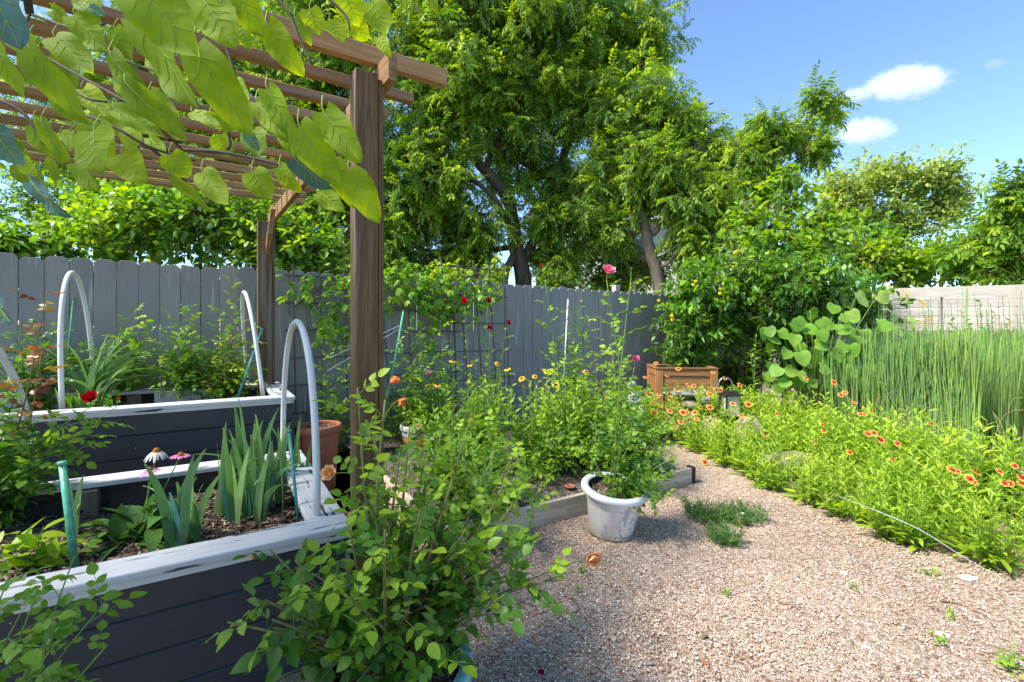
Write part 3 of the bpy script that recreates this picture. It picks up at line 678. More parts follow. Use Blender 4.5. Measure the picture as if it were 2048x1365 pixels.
M_soildark = plain('grubby_saucer', (.20, .17, .12), .8, .2, .4, 15)
PW = np.array([.607, 2.87, .012]); PT = np.array([-.352, 1.42, .01])
pot('white_pot', 'large scuffed white plastic pot with a rose, on pink gravel', PW, .205, .135, .275, [M_wpot, M_wrim], rim=.035, rimh=.036, saucer=.155, lift=.026, drop=.055, tilt=(R(7), R(4), 0))
pot('teal_pot', 'big dark pot with peeling teal rim at the front edge', PT, .232, .19, .235, [M_terra, M_tpot], rim=.030, rimh=.045, saucer=None, drop=.035)
pot('terracotta_pot', 'large terracotta pot beside the two raised beds, holding dry soil', W(637, 985, 3.62)*[1, 1, 0]+Z*.01, .172, .125, .515, [M_terra, M_terra], rim=.022, rimh=.06, inner=M_terra)
pot('striped_pot', 'small pot painted white, green and orange below the trellis', G(838, 918)*[1, 1, 0]+Z*.01, .185, .13, .33, [plain('white_glaze', (.62, .64, .66), .4, .4, .06), plain('white_glaze_rim', (.6, .66, .7), .4, .4, .06)], rim=.02, rimh=.05, inner=M_dark,
    band=[(.145, .215, plain('orange_band', (.45, .20, .05), .5, .3, .1)), (.215, .279, plain('green_band', (.25, .42, .36), .5, .3, .1))])
pot('blue_pot', 'pale blue pot standing right behind the near pergola post', G(735, 925)*[1, 1, 0]+Z*.01, .165, .12, .42, [M_blue, M_blue], rim=.02, rimh=.045)
pot('terracotta_saucer', 'little empty terracotta saucer on the gravel of the timber edged bed', G(1140, 975, .1)*[1, 1, 0]+Z*.085, .042, .028, .03, [M_terra, M_terra], soil=False, rim=.006, rimh=.01, inner=M_terra, cat='saucer')
def trough(label, c, L, w, h, mat):
    t = thing('planter_box', label, 'planter', c); c = np.array(c, float); m = MB(); e = .02
    for o, a, b2 in ((c-U*L/2-V*w/2, U*L, V*e), (c-U*L/2+V*(w/2-e), U*L, V*e), (c-U*L/2-V*(w/2-e), U*e, V*(w-2*e)), (c+U*(L/2-e)-V*(w/2-e), U*e, V*(w-2*e))): box(m, o, a, b2, Z*h)
    m.build('body', mat, t, smooth=False, bevel=.003)
    m = MB(); box(m, c-U*(L/2-e)-V*(w/2-e), U*(L-2*e), V*(w-2*e), Z*(h-.03)); m.build('soil', M_soil, t, smooth=False)
trough('cream and pale blue planter under the rose in the farther bed', W(372, 812, 3.85)*[1, 1, 0]+Z*.60, .40, .2, .17, plain('cream_plastic', (.52, .52, .46), .5, .3, .1))
trough('pale blue planter at the left end of the farther bed', W(62, 820, 3.45)*[1, 1, 0]+Z*.62, .34, .2, .18, M_blue)

# ================================================================= TIMBER EDGED BED
EC = np.array([-.39, 2.60, 0])
te = thing('timber_edging', 'weathered low timber boards edging the middle flower bed', 'edging', EC)
m = MB(); box(m, EC+Z*.0, U*1.12, V*.038, Z*.145); m.build('edge_board', M_timber, te, smooth=False, bevel=.004)
m = MB(); box(m, EC+U*1.124+Z*.0-V*.002, U*1.06, V*.038, Z*.14); m.build('edge_board', M_timber, te, smooth=False, bevel=.004)
m = MB(); box(m, EC+V*.04, V*1.5, U*.038, Z*.14); m.build('edge_board', M_timberv, te, smooth=False, bevel=.004)
m = MB(); box(m, EC+U*2.19-V*.015, U*.018, V*.07, Z*.15); m.build('end_stake', M_bronze, te, smooth=False)
sheet('bed_soil', [tuple((EC+U*a+V*b_)[:2]) for a, b_ in ((.03, .03), (2.18, .03), (2.9, 1.6), (2.6, 3.2), (.03, 2.9))], .085, M_bedgravel)
sheet('mulch_ground', [tuple(p[:2]) for p in (BN+V*1.30, EC+V*0+U*-.25, EC+V*1.2-U*.2, EC+V*2.95, P0+U*7.6-V*.05, P0-V*.03)], .032, M_soil)

# ================================================================= CEDAR PLANTER, STATUE, LANTERN, ROCKS
X1 = nrm((.995, -.1, 0)); Y1 = nrm((.1, .995, 0)); CP = np.array([1.858, 6.0, .0])
cp = thing('cedar_planter', 'orange brown cedar planter box at the end of the grey fence', 'planter', CP)
L, D_, HH = .77, .62, .775
for zi, (z0, z1) in enumerate(((.10, .30), (.304, .42), (.424, .545), (.549, .66))):
    m = MB(); box(m, CP+X1*.03+Y1*.018+Z*z0, X1*(L-.06), Y1*.02, Z*(z1-z0)); m.build('slat', M_cedar, cp, smooth=False, bevel=.003)
    m = MB(); box(m, CP+Y1*.04+X1*.018+Z*z0, Y1*(D_-.08), X1*.02, Z*(z1-z0)); m.build('slat', M_cedar, cp, smooth=False, bevel=.003)
    m = MB(); box(m, CP+Y1*.04+X1*(L-.038)+Z*z0, Y1*(D_-.08), X1*.02, Z*(z1-z0)); m.build('slat', M_cedar, cp, smooth=False, bevel=.003)
    m = MB(); box(m, CP+X1*.03+Y1*(D_-.03)+Z*z0, X1*(L-.06), Y1*.02, Z*(z1-z0)); m.build('slat', M_cedar, cp, smooth=False, bevel=.003)
for a in (0, L-.09):
    for b_ in (0, D_-.07):
        m = MB(); box(m, CP+X1*a+Y1*b_, X1*.09, Y1*.018, Z*(HH-.022)); m.build('leg', M_cedarz, cp, smooth=False, bevel=.003)
        m = MB(); box(m, CP+X1*(a if a == 0 else a+.072)+Y1*(b_+.0185), X1*.018, Y1*.055, Z*(HH-.022)); m.build('leg', M_cedarz, cp, smooth=False, bevel=.003)
m = MB(); box(m, CP+X1*.092+Y1*.004+Z*.665, X1*(L-.184), Y1*.02, Z*.085); m.build('rail', M_cedar, cp, smooth=False, bevel=.003)
m = MB(); box(m, CP+X1*.004+Y1*.092+Z*.665, X1*.02, Y1*(D_-.18), Z*.085); m.build('rail', M_cedar, cp, smooth=False, bevel=.003)
for o, a, b_ in ((-X1*.008-Y1*.008, X1*(L+.016), Y1*.05), (-X1*.008+Y1*(D_-.042), X1*(L+.016), Y1*.05), (-X1*.008+Y1*.043, X1*.05, Y1*(D_-.086)), (X1*(L-.042)+Y1*.043, X1*.05, Y1*(D_-.086))):
    m = MB(); box(m, CP+o+Z*(HH-.021), a, b_, Z*.021); m.build('top_rim', M_cedar, cp, smooth=False, bevel=.003)
m = MB(); box(m, CP+X1*.04+Y1*.04+Z*.3, X1*(L-.08), Y1*(D_-.08), Z*.33); m.build('soil', M_soil, cp, smooth=False)
SP = W(1264, 822, 5.0)
m = MB(); lathe(m, [(0, -.40), (.095, -.40), (.09, -.30), (.07, -.02), (.085, 0), (.09, .02), (.08, .05), (.085, .09), (.07, .14), (.055, .18), (.028, .205), (.024, .22), (.036, .235), (.047, .265), (.044, .295), (.025, .318), (0, .325)], SP, 20, wob=.12)
for s in (-1, 1): tube(m, smoothpath([SP+np.array([s*.055, 0, .185]), SP+np.array([s*.085, -.03, .12]), SP+np.array([s*.02, -.085, .10])], 4), [.022, .014], 7); tube(m, smoothpath([SP+np.array([s*.045, -.02, .03]), SP+np.array([s*.07, -.10, .035]), SP+np.array([s*.05, -.11, -.05])], 4), [.03, .02], 7)
tag(m.build('garden_statue', M_statue, loc=SP*[1, 1, 0]), 'small weathered grey stone figure left of the cedar planter', 'statue')
LP = G(1470, 880)*[1, 1, 0]; LP = np.array([*W(1461, 0, 5.0)[:2], -.04])
ln = thing('lantern', 'dark metal garden lantern with pale panels hanging beside the cedar planter', 'lantern', LP)
def LB(o, a, b_, c_, nm, mt): m = MB(); box(m, LP+np.array(o), np.array((a, 0, 0.)), np.array((0, b_, 0.)), np.array((0, 0, c_))); m.build(nm, mt, ln, smooth=False, bevel=.002)
LB((-.09, -.09, .36), .18, .18, .02, 'base_plate', M_bronze); LB((-.095, -.095, .60), .19, .19, .018, 'roof_plate', M_bronze)
LB((-.06, -.06, .618), .12, .12, .025, 'roof_plate', M_bronze)
for a in (-.085, .07):
    for b_ in (-.085, .07): LB((a, b_, .38), .015, .015, .22, 'bar', M_bronze)
LB((-.07, -.07, .381), .14, .14, .21, 'glass', M_lglass)
m = MB(); tube(m, [LP+np.array([-.13, .0, .0]), LP+np.array([-.13, 0, .70])]+[LP+np.array([-.055-.075*math.cos(a), 0, .70+.09*math.sin(a)]) for a in np.linspace(.3, math.pi, 8)]+[LP+np.array([.022, 0, .66])], .007, 7); m.build('hook', M_metal, ln)
def rock(label, c, rad, mat, seed, sub=0): m = MB(); blobmesh(m, c, rad, seed, amp=.16, n=22, m=13); tag(m.build('rock', mat, loc=c), label, 'rock')
rock('pale tan boulder half hidden among the blanket flowers', W(1500, 880, 4.75), (.17, .2, .22), M_rock, 11)
rock('beige boulder at the path edge under the blanket flowers', G(1575, 958)+Z*.09, (.20, .15, .15), M_rock, 12)
rock('grey flat stone on top of the stack before the cedar planter', W(1378, 788, 5.35), (.24, .16, .035), M_rock2, 13)
rock('dark flat stone below the grey one before the cedar planter', W(1385, 806, 5.35), (.20, .16, .06), M_rock, 14)
rock('broad tan stone at the foot of the stack before the cedar planter', W(1372, 850, 5.35), (.26, .2, .22), M_rock, 15)
rock('mottled round stone right of the stack before the cedar planter', W(1408, 802, 5.15), (.065, .08, .06), M_rock2, 16)
rock('tan stone between boulder and lantern', W(1425, 860, 5.0), (.1, .12, .16), M_rock, 18)
for k, (x, y, s, lb, mt) in enumerate(((1935, 1163, .036, 'flat cream stone at the foot of the flowers, right side', M_rock3), (1688, 1153, .024, 'small cream stone in the middle of the gravel', M_rock3), (1300, 1335, .013, 'small blue grey stone in the front gravel', M_rock2),
        (1733, 1303, .016, 'oval cream pebble low in the right gravel', M_rock3), (1705, 1281, .012, 'dark brown pebble in the right gravel', M_rock), (1015, 1308, .013, 'white pebble near the teal pot', M_rock3), (1052, 1293, .011, 'pale blue pebble near the teal pot', M_rock2),
        (1075, 1355, .013, 'grey pebble at the bottom edge of the gravel', M_rock2), (1885, 1278, .026, 'flat tan stone behind the seedling on the right', M_rock3), (1412, 1335, .014, 'rust brown chip of stone in the front gravel', M_terra), (1095, 1255, .022, 'brown flat stone in front of the rose bush', M_rock))):
    rock(lb, G(x, y)+Z*.016, (s, s*.8, s*.35), mt, 30+k)
M_twig = plain('twig_bark', (.16, .11, .08), .85, .1, .3, 30)
for k, (a, b_, lb) in enumerate((((1555, 1212), (1612, 1235), 'brown twig on gravel left of the seedlings'), ((1880, 1210), (1935, 1222), 'long twig lying on gravel at right'), ((1935, 1225), (1985, 1250), 'thin dark twig right of the long one'),
        ((1040, 1210), (1085, 1238), 'twig just right of the rose bush'), ((1130, 1200), (1160, 1225), 'curved twig below the peach rose'), ((1980, 1300), (2046, 1330), 'thick pale twig at the lower right edge'), ((1480, 1325), (1505, 1345), 'short orange twig low in the gravel'), ((1405, 1285), (1425, 1286), 'stub of dark bark in the front gravel'))):
    p, q = G(*a)+Z*.016, G(*b_)+Z*.016; m = MB(); tube(m, smoothpath([p, (p+q)/2+np.array([.006, .012, .004]), q], 4), [.005, .003], 6); tag(m.build('twig', M_twig, loc=p), lb, 'twig')

# ================================================================= TRELLISES
def fpt(px, z, off): # a point on the fence line seen at photo column px, `off` metres in front
    k = (px-1024)/F; t = (k*3.49+3.84)/(.846-k*.533); p = P0+U*t-V*off; return np.array([p[0], p[1], z])
def trellis(label, x0, x1, z0, z1, nv, nh, fan, off=.12, diag=True, top_ext=.12):
    t = thing('trellis', label, 'trellis', fpt((x0+x1)/2, 0, off)); a, b = fpt(x0, z0, off), fpt(x1, z0, off); c, d = fpt(x0-fan, z1, off*.5), fpt(x1-fan*.2, z1, off*.5)
    for i in range(nv):
        s = i/(nv-1); lo = a*(1-s)+b*s; hi = c*(1-s)+d*s; dr = nrm(hi-lo); m = MB(); hh = hi+dr*top_ext*(1 if i % 2 == 0 else .6)
        n = nrm(np.cross(dr, U)); box(m, lo-U*.008, hh-lo, U*.016, -n*.012); m.build('upright', M_trel, t, smooth=False)
    for j in range(nh):
        s = j/(nh-1); l = a*(1-s)+c*s; r2 = b*(1-s)+d*s; m = MB(); dr = nrm(r2-l); box(m, l-dr*.07+V*.013, (r2-l)+dr*.14, Z*.015, V*.011); m.build('crossbar', M_trel, t, smooth=False)
    if diag:
        for p, q in ((c*.5+d*.5, c*(1-.22)+a*.22), (d*.45+c*.55, d*.8+b*.2)):
            m = MB(); dr = nrm(q-p); box(m, p-V*.014, q-p, np.cross(dr, V)*.02, V*.011); m.build('brace', M_trel, t, smooth=False)
trellis('purple brown wooden trellis left of the near pergola post', 588, 735, .45, 1.78, 4, 6, 4)
trellis('purple brown wooden trellis under the vine, right of the post', 775, 905, .3, 1.70, 4, 7, 16)
trellis('purple brown trellis with tall prongs behind the red roses', 895, 1002, .35, 1.98, 5, 6, 20, .22, top_ext=.1)

# ================================================================= HOUSE BEHIND THE TREES
hs = thing('house', 'cream house with brown roof half hidden behind the trees', 'house', W(1300, 660, 19)*[1, 1, 0])
def hb(nm, a, b, z0, z1, th, mt): m = MB(); a = np.array(a, float); b = np.array(b, float); d = b-a; n = nrm(np.cross(d, Z)); box(m, a+Z*z0, d, -n*th, Z*(z1-z0)); m.build(nm, mt, hs, smooth=False)
A_, B_ = W(1075, 0, 19)*[1, 1, 0], W(1530, 0, 17.5)*[1, 1, 0]; hd = B_-A_; hn = nrm(np.cross(Z, hd))
for k in range(26): hb('siding_board', A_-hn*.004*(k % 2), B_-hn*.004*(k % 2), .1+k*.215, .1+k*.215+.212, .12, M_wall)
hb('side_wall', B_+hn*.13, B_+hn*5, 0, 5.6, .12, M_wall); hb('side_wall', A_+hn*5, A_+hn*.13, 0, 5.6, .12, M_wall)
m = MB(); e = A_-hn*.5-nrm(hd)*.5; prism(m, [(0, 5.62), (.0, 5.75), (3.2, 7.1), (6.3, 5.75), (6.3, 5.62), (3.2, 6.95)], e, hn, Z, hd+nrm(hd)*1.0); m.build('roof', M_roof, hs, smooth=False)
hb('fascia', A_-hn*.52-nrm(hd)*.5, B_-hn*.52+nrm(hd)*.5, 5.48, 5.64, .03, M_wtrim)
for s in (.12, .40, .70):
    p = A_+hd*s-hn*.03; q = p+nrm(hd)*1.0; hb('window', p, q, 3.4, 4.9, .05, M_wtrim); hb('pane', p+nrm(hd)*.08-hn*.02, q-nrm(hd)*.08-hn*.02, 3.48, 4.82, .03, M_pane)
m = MB(); p = W(1110, 0, 18.2)*[1, 1, 0]; prism(m, [(0, 0), (2.2, 0), (2.2, 6.9), (1.1, 7.6), (0, 6.9)], p, nrm(hd), Z, hn*4.0); m.build('gable', M_wtrim, hs, smooth=False)

# ================================================================= CLOUDS
def cloud(label, px, py, rx, ry, seed, dens=.10, thr=.42):
    d = 300.; c = W(px, py, d); rad = np.array([rx*d/F, rx*d/F*.6, ry*d/F]); m = MB(); blobmesh(m, c, rad*1.15, seed, amp=.04, n=28, m=16)
    mt = bpy.data.materials.new('cloud_vapour'); mt.use_nodes = True; t = mt.node_tree; t.nodes.clear(); out = N(t, 'OutputMaterial'); pv = N(t, 'VolumePrincipled', Anisotropy=.1); pv.inputs['Color'].default_value = (1, 1, 1, 1)
    v = coords(t); sc = t.nodes.new('ShaderNodeVectorMath'); sc.operation = 'DIVIDE'; sc.inputs[1].default_value = tuple(rad); t.links.new(v, sc.inputs[0])
    ln_ = t.nodes.new('ShaderNodeVectorMath'); ln_.operation = 'LENGTH'; t.links.new(sc.outputs[0], ln_.inputs[0])
    nz = N(t, 'TexNoise', Scale=2.3, Detail=8, Roughness=.66, Distortion=1.0); ad = t.nodes.new('ShaderNodeVectorMath'); ad.operation = 'ADD'; ad.inputs[1].default_value = (seed*7.3, 0, 0); t.links.new(sc.outputs[0], ad.inputs[0]); t.links.new(ad.outputs[0], nz.inputs['Vector'])
    a = t.nodes.new('ShaderNodeMath'); a.operation = 'MULTIPLY_ADD'; a.inputs[1].default_value = -.48; t.links.new(ln_.outputs['Value'], a.inputs[0]); t.links.new(nz.outputs['Fac'], a.inputs[2])
    b = t.nodes.new('ShaderNodeMapRange'); b.inputs['From Min'].default_value = thr-.42; b.inputs['From Max'].default_value = thr-.14; b.inputs['To Max'].default_value = dens; t.links.new(a.outputs[0], b.inputs['Value'])
    t.links.new(b.outputs[0], pv.inputs['Density']); t.links.new(pv.outputs[0], out.inputs['Volume'])
    tag(m.build('cloud', mt, loc=c), label, 'cloud')
cloud('long white cloud, highest of the three in the blue sky', 1812, 168, 80, 29, 1)
cloud('rounder white cloud low above the trees', 1728, 264, 56, 26, 3)
cloud('small white cloud below the left end of the long one', 1712, 190, 32, 15, 4, .08)
cloud('tiny faint wisp of cloud near the right edge', 1990, 128, 26, 11, 5, .02, .45)

# dry leaf bits, bark and straw scattered over the gravel
lm_ = MB(); n = 900; yy = rng.uniform(1.4, 4.6, n); xx = rng.uniform(-.2, 1.2, n)*yy; ok = ~((xx < (yy-2.8)*1.5) & (yy > 2.6) & (xx < 1.5)); xx, yy = xx[ok], yy[ok]; n = len(xx); a = rng.uniform(0, 6.28, n)
bit = [np.array([(-.2, -.5, .0), (.22, -.45, .08), (.12, .5, .02), (-.16, .42, .1)]), [(np.array([(0, 1, 2, 3)]), 0, np.zeros(1))]]
lm_.inst(bit, np.stack([xx, yy, np.full(n, .030)], -1), frames(np.stack([np.cos(a), np.sin(a), rng.normal(0, .2, n)], -1), np.stack([rng.normal(0, .3, n), rng.normal(0, .3, n), np.ones(n)], -1)), np.stack([rng.uniform(.004, .012, n), rng.uniform(.008, .03, n), rng.uniform(.004, .01, n)], -1), rng.random(n))
tag(lm_.build('leaf_litter', M_chip), kind='stuff')

# ================================================================= LEAF MATERIALS
Lrose = leafmat('rose_leaf', (.022, .080, .018), (.085, .215, .022), (.30, .46, .03), .36, .42, .3)
Lrosered = leafmat('young_rose_leaf', (.16, .045, .02), (.30, .10, .035), (.40, .26, .05), .35, .35, .4)
Ltree = leafmat('pecan_leaf', (.05, .13, .012), (.155, .30, .018), (.36, .49, .03), .48, .45, .3)
Ltreey = leafmat('yellowgreen_leaf', (.08, .18, .015), (.20, .36, .025), (.40, .52, .05), .45, .45, .3)
Lshrub = leafmat('shrub_leaf', (.03, .10, .012), (.105, .26, .02), (.27, .44, .035), .35, .42, .35)
Lfar = leafmat('far_oak_leaf', (.12, .20, .03), (.30, .40, .07), (.50, .55, .15), .35, .5, .3)
Lredbud = leafmat('redbud_leaf', (.13, .21, .025), (.27, .39, .025), (.43, .52, .035), .52, .6, .18, veins=0, blotch=28)
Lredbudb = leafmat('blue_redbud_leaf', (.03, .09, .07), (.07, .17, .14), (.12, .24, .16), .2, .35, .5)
Lgail = leafmat('blanket_flower_leaf', (.14, .26, .02), (.31, .48, .035), (.50, .60, .07), .42, .5, .25)
Lsusan = leafmat('susan_leaf', (.075, .19, .022), (.20, .38, .035), (.38, .52, .07), .40, .5, .25)
Liris = leafmat('iris_leaf', (.075, .18, .07), (.15, .30, .09), (.30, .45, .12), .28, .5, .2)
Lirisb = leafmat('blue_iris_base', (.035, .13, .12), (.07, .22, .20), (.15, .30, .22), .25, .42, .35)
Lday = leafmat('daylily_leaf', (.05, .14, .03), (.12, .27, .045), (.26, .42, .08), .3, .4, .35)
Lreed = leafmat('reed_stalk', (.045, .13, .01), (.13, .32, .015), (.40, .54, .045), .18, .55, .02)
Lvine = leafmat('vine_leaf', (.06, .18, .012), (.18, .37, .02), (.38, .52, .04), .40, .42, .35)
Lbig = leafmat('broad_leaf', (.07, .18, .03), (.19, .37, .04), (.42, .56, .13), .42, .5, .3, veins=45)
Lcone = leafmat('coneflower_leaf', (.03, .09, .02), (.08, .18, .035), (.16, .28, .06), .25, .45, .3)
Lweed = leafmat('weed_leaf', (.03, .09, .02), (.06, .16, .03), (.14, .28, .05), .25, .5, .3)
Sgreen = plain('green_stem', (.13, .22, .04), .55, .3, .25, 20); Sbrown = plain('brown_cane', (.10, .065, .04), .8, .2, .35, 25); Sred = plain('reddish_stem', (.22, .16, .05), .55, .3, .25, 20)
Mbark = plain('tree_bark', (.085, .068, .052), .95, .1, .5, 12, bmp=1.0, scale=(1, 1, .25)); Mbark2 = plain('pale_bark', (.20, .155, .115), .9, .1, .4, 12, bmp=.8, scale=(1, 1, .25)); Mtwigs = plain('redbud_twig', (.10, .072, .055), .7, .2, .3, 40)
Pred = petalmat('red_petal', [(0, (.25, .002, .01)), (.5, (.62, .005, .015)), (1, (.75, .01, .02))], .2)
Pdark = petalmat('crimson_petal', [(0, (.16, .005, .03)), (.5, (.40, .008, .04)), (1, (.55, .02, .07))], .2)
Ppink = petalmat('pink_petal', [(0, (.80, .38, .48)), (.5, (.82, .22, .34)), (1, (.75, .04, .14))], .3)
Pbright = petalmat('bright_pink_petal', [(0, (.80, .22, .42)), (1, (.70, .08, .25))], .3)
Ppale = petalmat('pale_pink_petal', [(0, (.80, .55, .55)), (.6, (.78, .42, .42)), (1, (.75, .62, .45))], .3)
Ppeach = petalmat('peach_petal', [(0, (.82, .34, .20)), (.35, (.90, .62, .36)), (.65, (.80, .40, .12)), (1, (.90, .66, .22))], .3)
Porange = petalmat('orange_bud_petal', [(0, (.72, .20, .06)), (1, (.80, .32, .05))], .3)
Pgail = petalmat('blanket_petal', [(0, (.50, .035, .015)), (.35, (.62, .06, .02)), (.7, (.75, .13, .04)), (1, (.85, .50, .10))], .25)
Psus = petalmat('yellow_petal', [(0, (.50, .12, .01)), (.25, (.80, .40, .01)), (1, (.85, .55, .03))], .25)
Pcone = petalmat('coneflower_pink', [(0, (.60, .12, .32)), (1, (.75, .30, .50))], .3); Pwhite = petalmat('coneflower_white', [(0, (.62, .60, .35)), (1, (.75, .75, .70))], .3)
Pyel = petalmat('golden_petal', [(0, (.78, .42, .01)), (1, (.85, .60, .04))], .3)
Ccone = plain('flower_cone', (.38, .15, .02), .8, .2, .5, 400, bmp=.6); Cdark = plain('dark_cone', (.05, .02, .012), .8, .2, .4, 300); Cred = plain('red_cone', (.18, .02, .012), .8, .2, .4, 300)

# ================================================================= LEAF TEMPLATES
L6 = tri6(.20, .06, .14); L6w = tri6(.30, .08, .12)
lf_rose = leaf(.33, 5, .07, .12, 'ovate'); lf_oval = leaf(.36, 4, .07, .10, 'ovate')
T_pecan = [pinnate(tri6(.17, .04, .16), 5, .36, 58, .30, 1.05, .008, .22, .25, 1, s, 28) for s in (1, 2, 3)]
T_rose = [pinnate(lf_rose, 2, .42, 62, .16, 1.2, .011, .42, .12, 1, s, 14) for s in (1, 2, 3)]+[pinnate(lf_rose, 3, .34, 62, .2, 1.25, .010, .36, .15, 1, 4, 14)]
T_rosel = [pinnate(L6w, 2, .44, 62, .16, 1.15, .011, .42, .12, 1, s, 16) for s in (1, 2)]
T_simple = [leaf(.24, 3, .06, .14, 'ovate'), leaf(.28, 3, .05, .22, 'ovate')]
T_lance = [leaf(.11, 4, .035, .18, 'lance'), leaf(.13, 4, .03, .32, 'lance'), leaf(.09, 4, .03, .05, 'lance')]
T_spat = [leaf(.12, 4, .03, .25, 'spat'), leaf(.10, 4, .03, .45, 'spat'), leaf(.13, 4, .03, .10, 'spat')]
def palmate(L, n, ll, seed):
    r = np.random.default_rng(seed); parts = []; mb = MB(); tube(mb, [(0, 0, 0), (0, .45, 0)], .012, 3, cap=False); parts.append(([np.concatenate(mb.v), [(mb.f[0][0], 1, np.zeros(len(mb.f[0][0])))]], np.eye(3), 0, 1))
    for a in np.linspace(-75, 75, n): parts.append((L, rotz(R(a+r.uniform(-6, 6)))@rotx(-R(25+r.uniform(-12, 12))), np.array([0, .45, 0]), ll*(1-abs(a)/260)))
    return merge(parts)
T_palm = [palmate(leaf(.24, 3, .05, .25, 'ovate'), 5, .6, s) for s in (1, 2, 3)]
def heart(lobes=.35, rows=9, fold=.08, droop=.10, wave=.02, w=.55, seed=0, rag=.03):
    """round heart shaped blade, 5 verts per row for a softly cupped surface"""
    r = np.random.default_rng(seed); s = np.linspace(0, 1, rows+1); v = []; f = []
    for i, a in enumerate(s):
        p = w*(np.sin(np.pi*min(1, a*.92+.08)**.72))**.62 if a < 1 else 0; p *= 1+r.uniform(-rag, rag)
        y0 = a-lobes*.28*(1-a)**3; zz = -droop*a*a
        for q in (-1, -.55, 0, .55, 1):
            y = a if q == 0 else (a*(1-abs(q)*.0)+(y0-a)*abs(q))
            v.append((q*p, y if abs(q) < .9 else y, zz+fold*abs(q)*p*1.6+wave*math.sin(9*a+3*q+seed)*abs(q)))
    for i in range(rows):
        for j in range(4): k = 5*i+j; f.append((k, k+1, k+6, k+5))
    f = np.array(f); return [np.array(v), [(f, 0, np.zeros(len(f)))]]
T_heart = [heart(seed=s, fold=fo, droop=dr, wave=wv) for s, fo, dr, wv in ((1, .05, .08, .03), (2, .16, .2, .03), (3, .0, .12, .04), (4, .10, -.05, .02))]

# ================================================================= TREES BEHIND THE FENCES
def trunkpx(rows): return [(*W(px, py, d), r) for px, py, d, r in rows]
def gbase(px, d): p = W(px, 660, d); return np.array([p[0], p[1], 0])
tm2 = [Ltree, Mbark]
D1 = 9.5
tk = [[(*gbase(1052, D1), .22)]+trunkpx([(1046, 560, D1, .17), (1030, 480, D1, .15), (1015, 400, D1, .12), (960, 330, D1, .10), (925, 280, D1, .09), (905, 150, D1, .07), (870, 20, D1, .05)]),
      trunkpx([(1044, 530, D1, .10), (1085, 440, 9.8, .09), (1120, 330, 10, .07), (1180, 200, 10, .06), (1240, 60, 10, .04)]),
      [(*gbase(1005, 9.2), .10)]+trunkpx([(1008, 560, 9.2, .09), (1030, 500, 9.4, .07), (990, 400, 9.0, .05), (900, 330, 9.0, .04)])]
crown_tree('pecan_tree', 'tallest leafy tree with dark forked trunk behind the middle of the fence', gbase(1052, D1), None,
    [pxblob(880, 40, 9.5, 150, 90, 190), pxblob(1060, 50, 9.8, 130, 100, 170), pxblob(1030, 190, 9.6, 140, 80, 150), pxblob(880, 200, 9.2, 100, 80, 120), pxblob(1170, 60, 10, 110, 90, 130),
     pxblob(1255, 70, 10, 85, 95, 110), pxblob(1150, 200, 9.8, 90, 80, 90), pxblob(850, 330, 9.0, 85, 80, 110), pxblob(1040, 320, 10.2, 120, 60, 80), pxblob(930, 430, 9.3, 90, 55, 80),
     pxblob(1070, 440, 9.6, 80, 45, 60), pxblob(900, -120, 10, 200, 110, 120), pxblob(1120, -110, 10.5, 180, 110, 100), pxblob(800, 470, 9.0, 70, 60, 55), pxblob(870, 520, 9.4, 70, 35, 40), pxblob(960, 500, 9.8, 70, 40, 40), pxblob(1110, 520, 9.9, 70, 40, 45), pxblob(1150, 400, 10.4, 80, 60, 50), pxblob(960, 120, 9.4, 120, 70, 90)],
    T_pecan, .29, tm2, Mbark, 1.45, None, 'tree', 7, .45, .58, .19, 11, .07, .42, .34, trunks=tk)
tk = [[(*gbase(1322, 8.9), .15)]+trunkpx([(1318, 580, 8.9, .12), (1300, 500, 8.9, .11), (1283, 430, 9.0, .10), (1262, 340, 9.2, .08), (1235, 260, 9.5, .06), (1200, 160, 9.8, .04)]),
      trunkpx([(1305, 470, 8.9, .06), (1360, 400, 8.8, .05), (1470, 320, 8.6, .035), (1580, 250, 8.5, .025), (1690, 180, 8.4, .012)])]
crown_tree('pecan_tree', 'pale trunked tree with a long limb reaching right over the shrubs', gbase(1322, 8.9), None,
    [pxblob(1270, 235, 9.2, 85, 70, 110), pxblob(1330, 330, 8.9, 90, 60, 120), pxblob(1220, 350, 9.3, 85, 55, 80), pxblob(1385, 250, 9.0, 45, 40, 36), pxblob(1400, 390, 8.7, 80, 50, 90), pxblob(1185, 470, 9.4, 85, 60, 80),
     pxblob(1480, 300, 8.6, 78, 34, 44), pxblob(1570, 255, 8.5, 75, 26, 34), pxblob(1655, 195, 8.4, 50, 16, 14), pxblob(1630, 285, 8.4, 52, 16, 16), pxblob(1510, 355, 8.6, 62, 26, 22), pxblob(1380, 480, 8.8, 65, 45, 60), pxblob(1260, 530, 9.6, 80, 35, 60)],
    T_pecan, .28, [Ltree, Mbark2], Mbark2, 1.45, None, 'tree', 7, .45, .62, .2, 12, .05, .38, .33, trunks=tk)
tk = [[(*gbase(655, 9.8), .15)]+trunkpx([(652, 560, 9.8, .11), (665, 420, 9.6, .09), (650, 260, 9.5, .07), (620, 60, 9.5, .04)])]
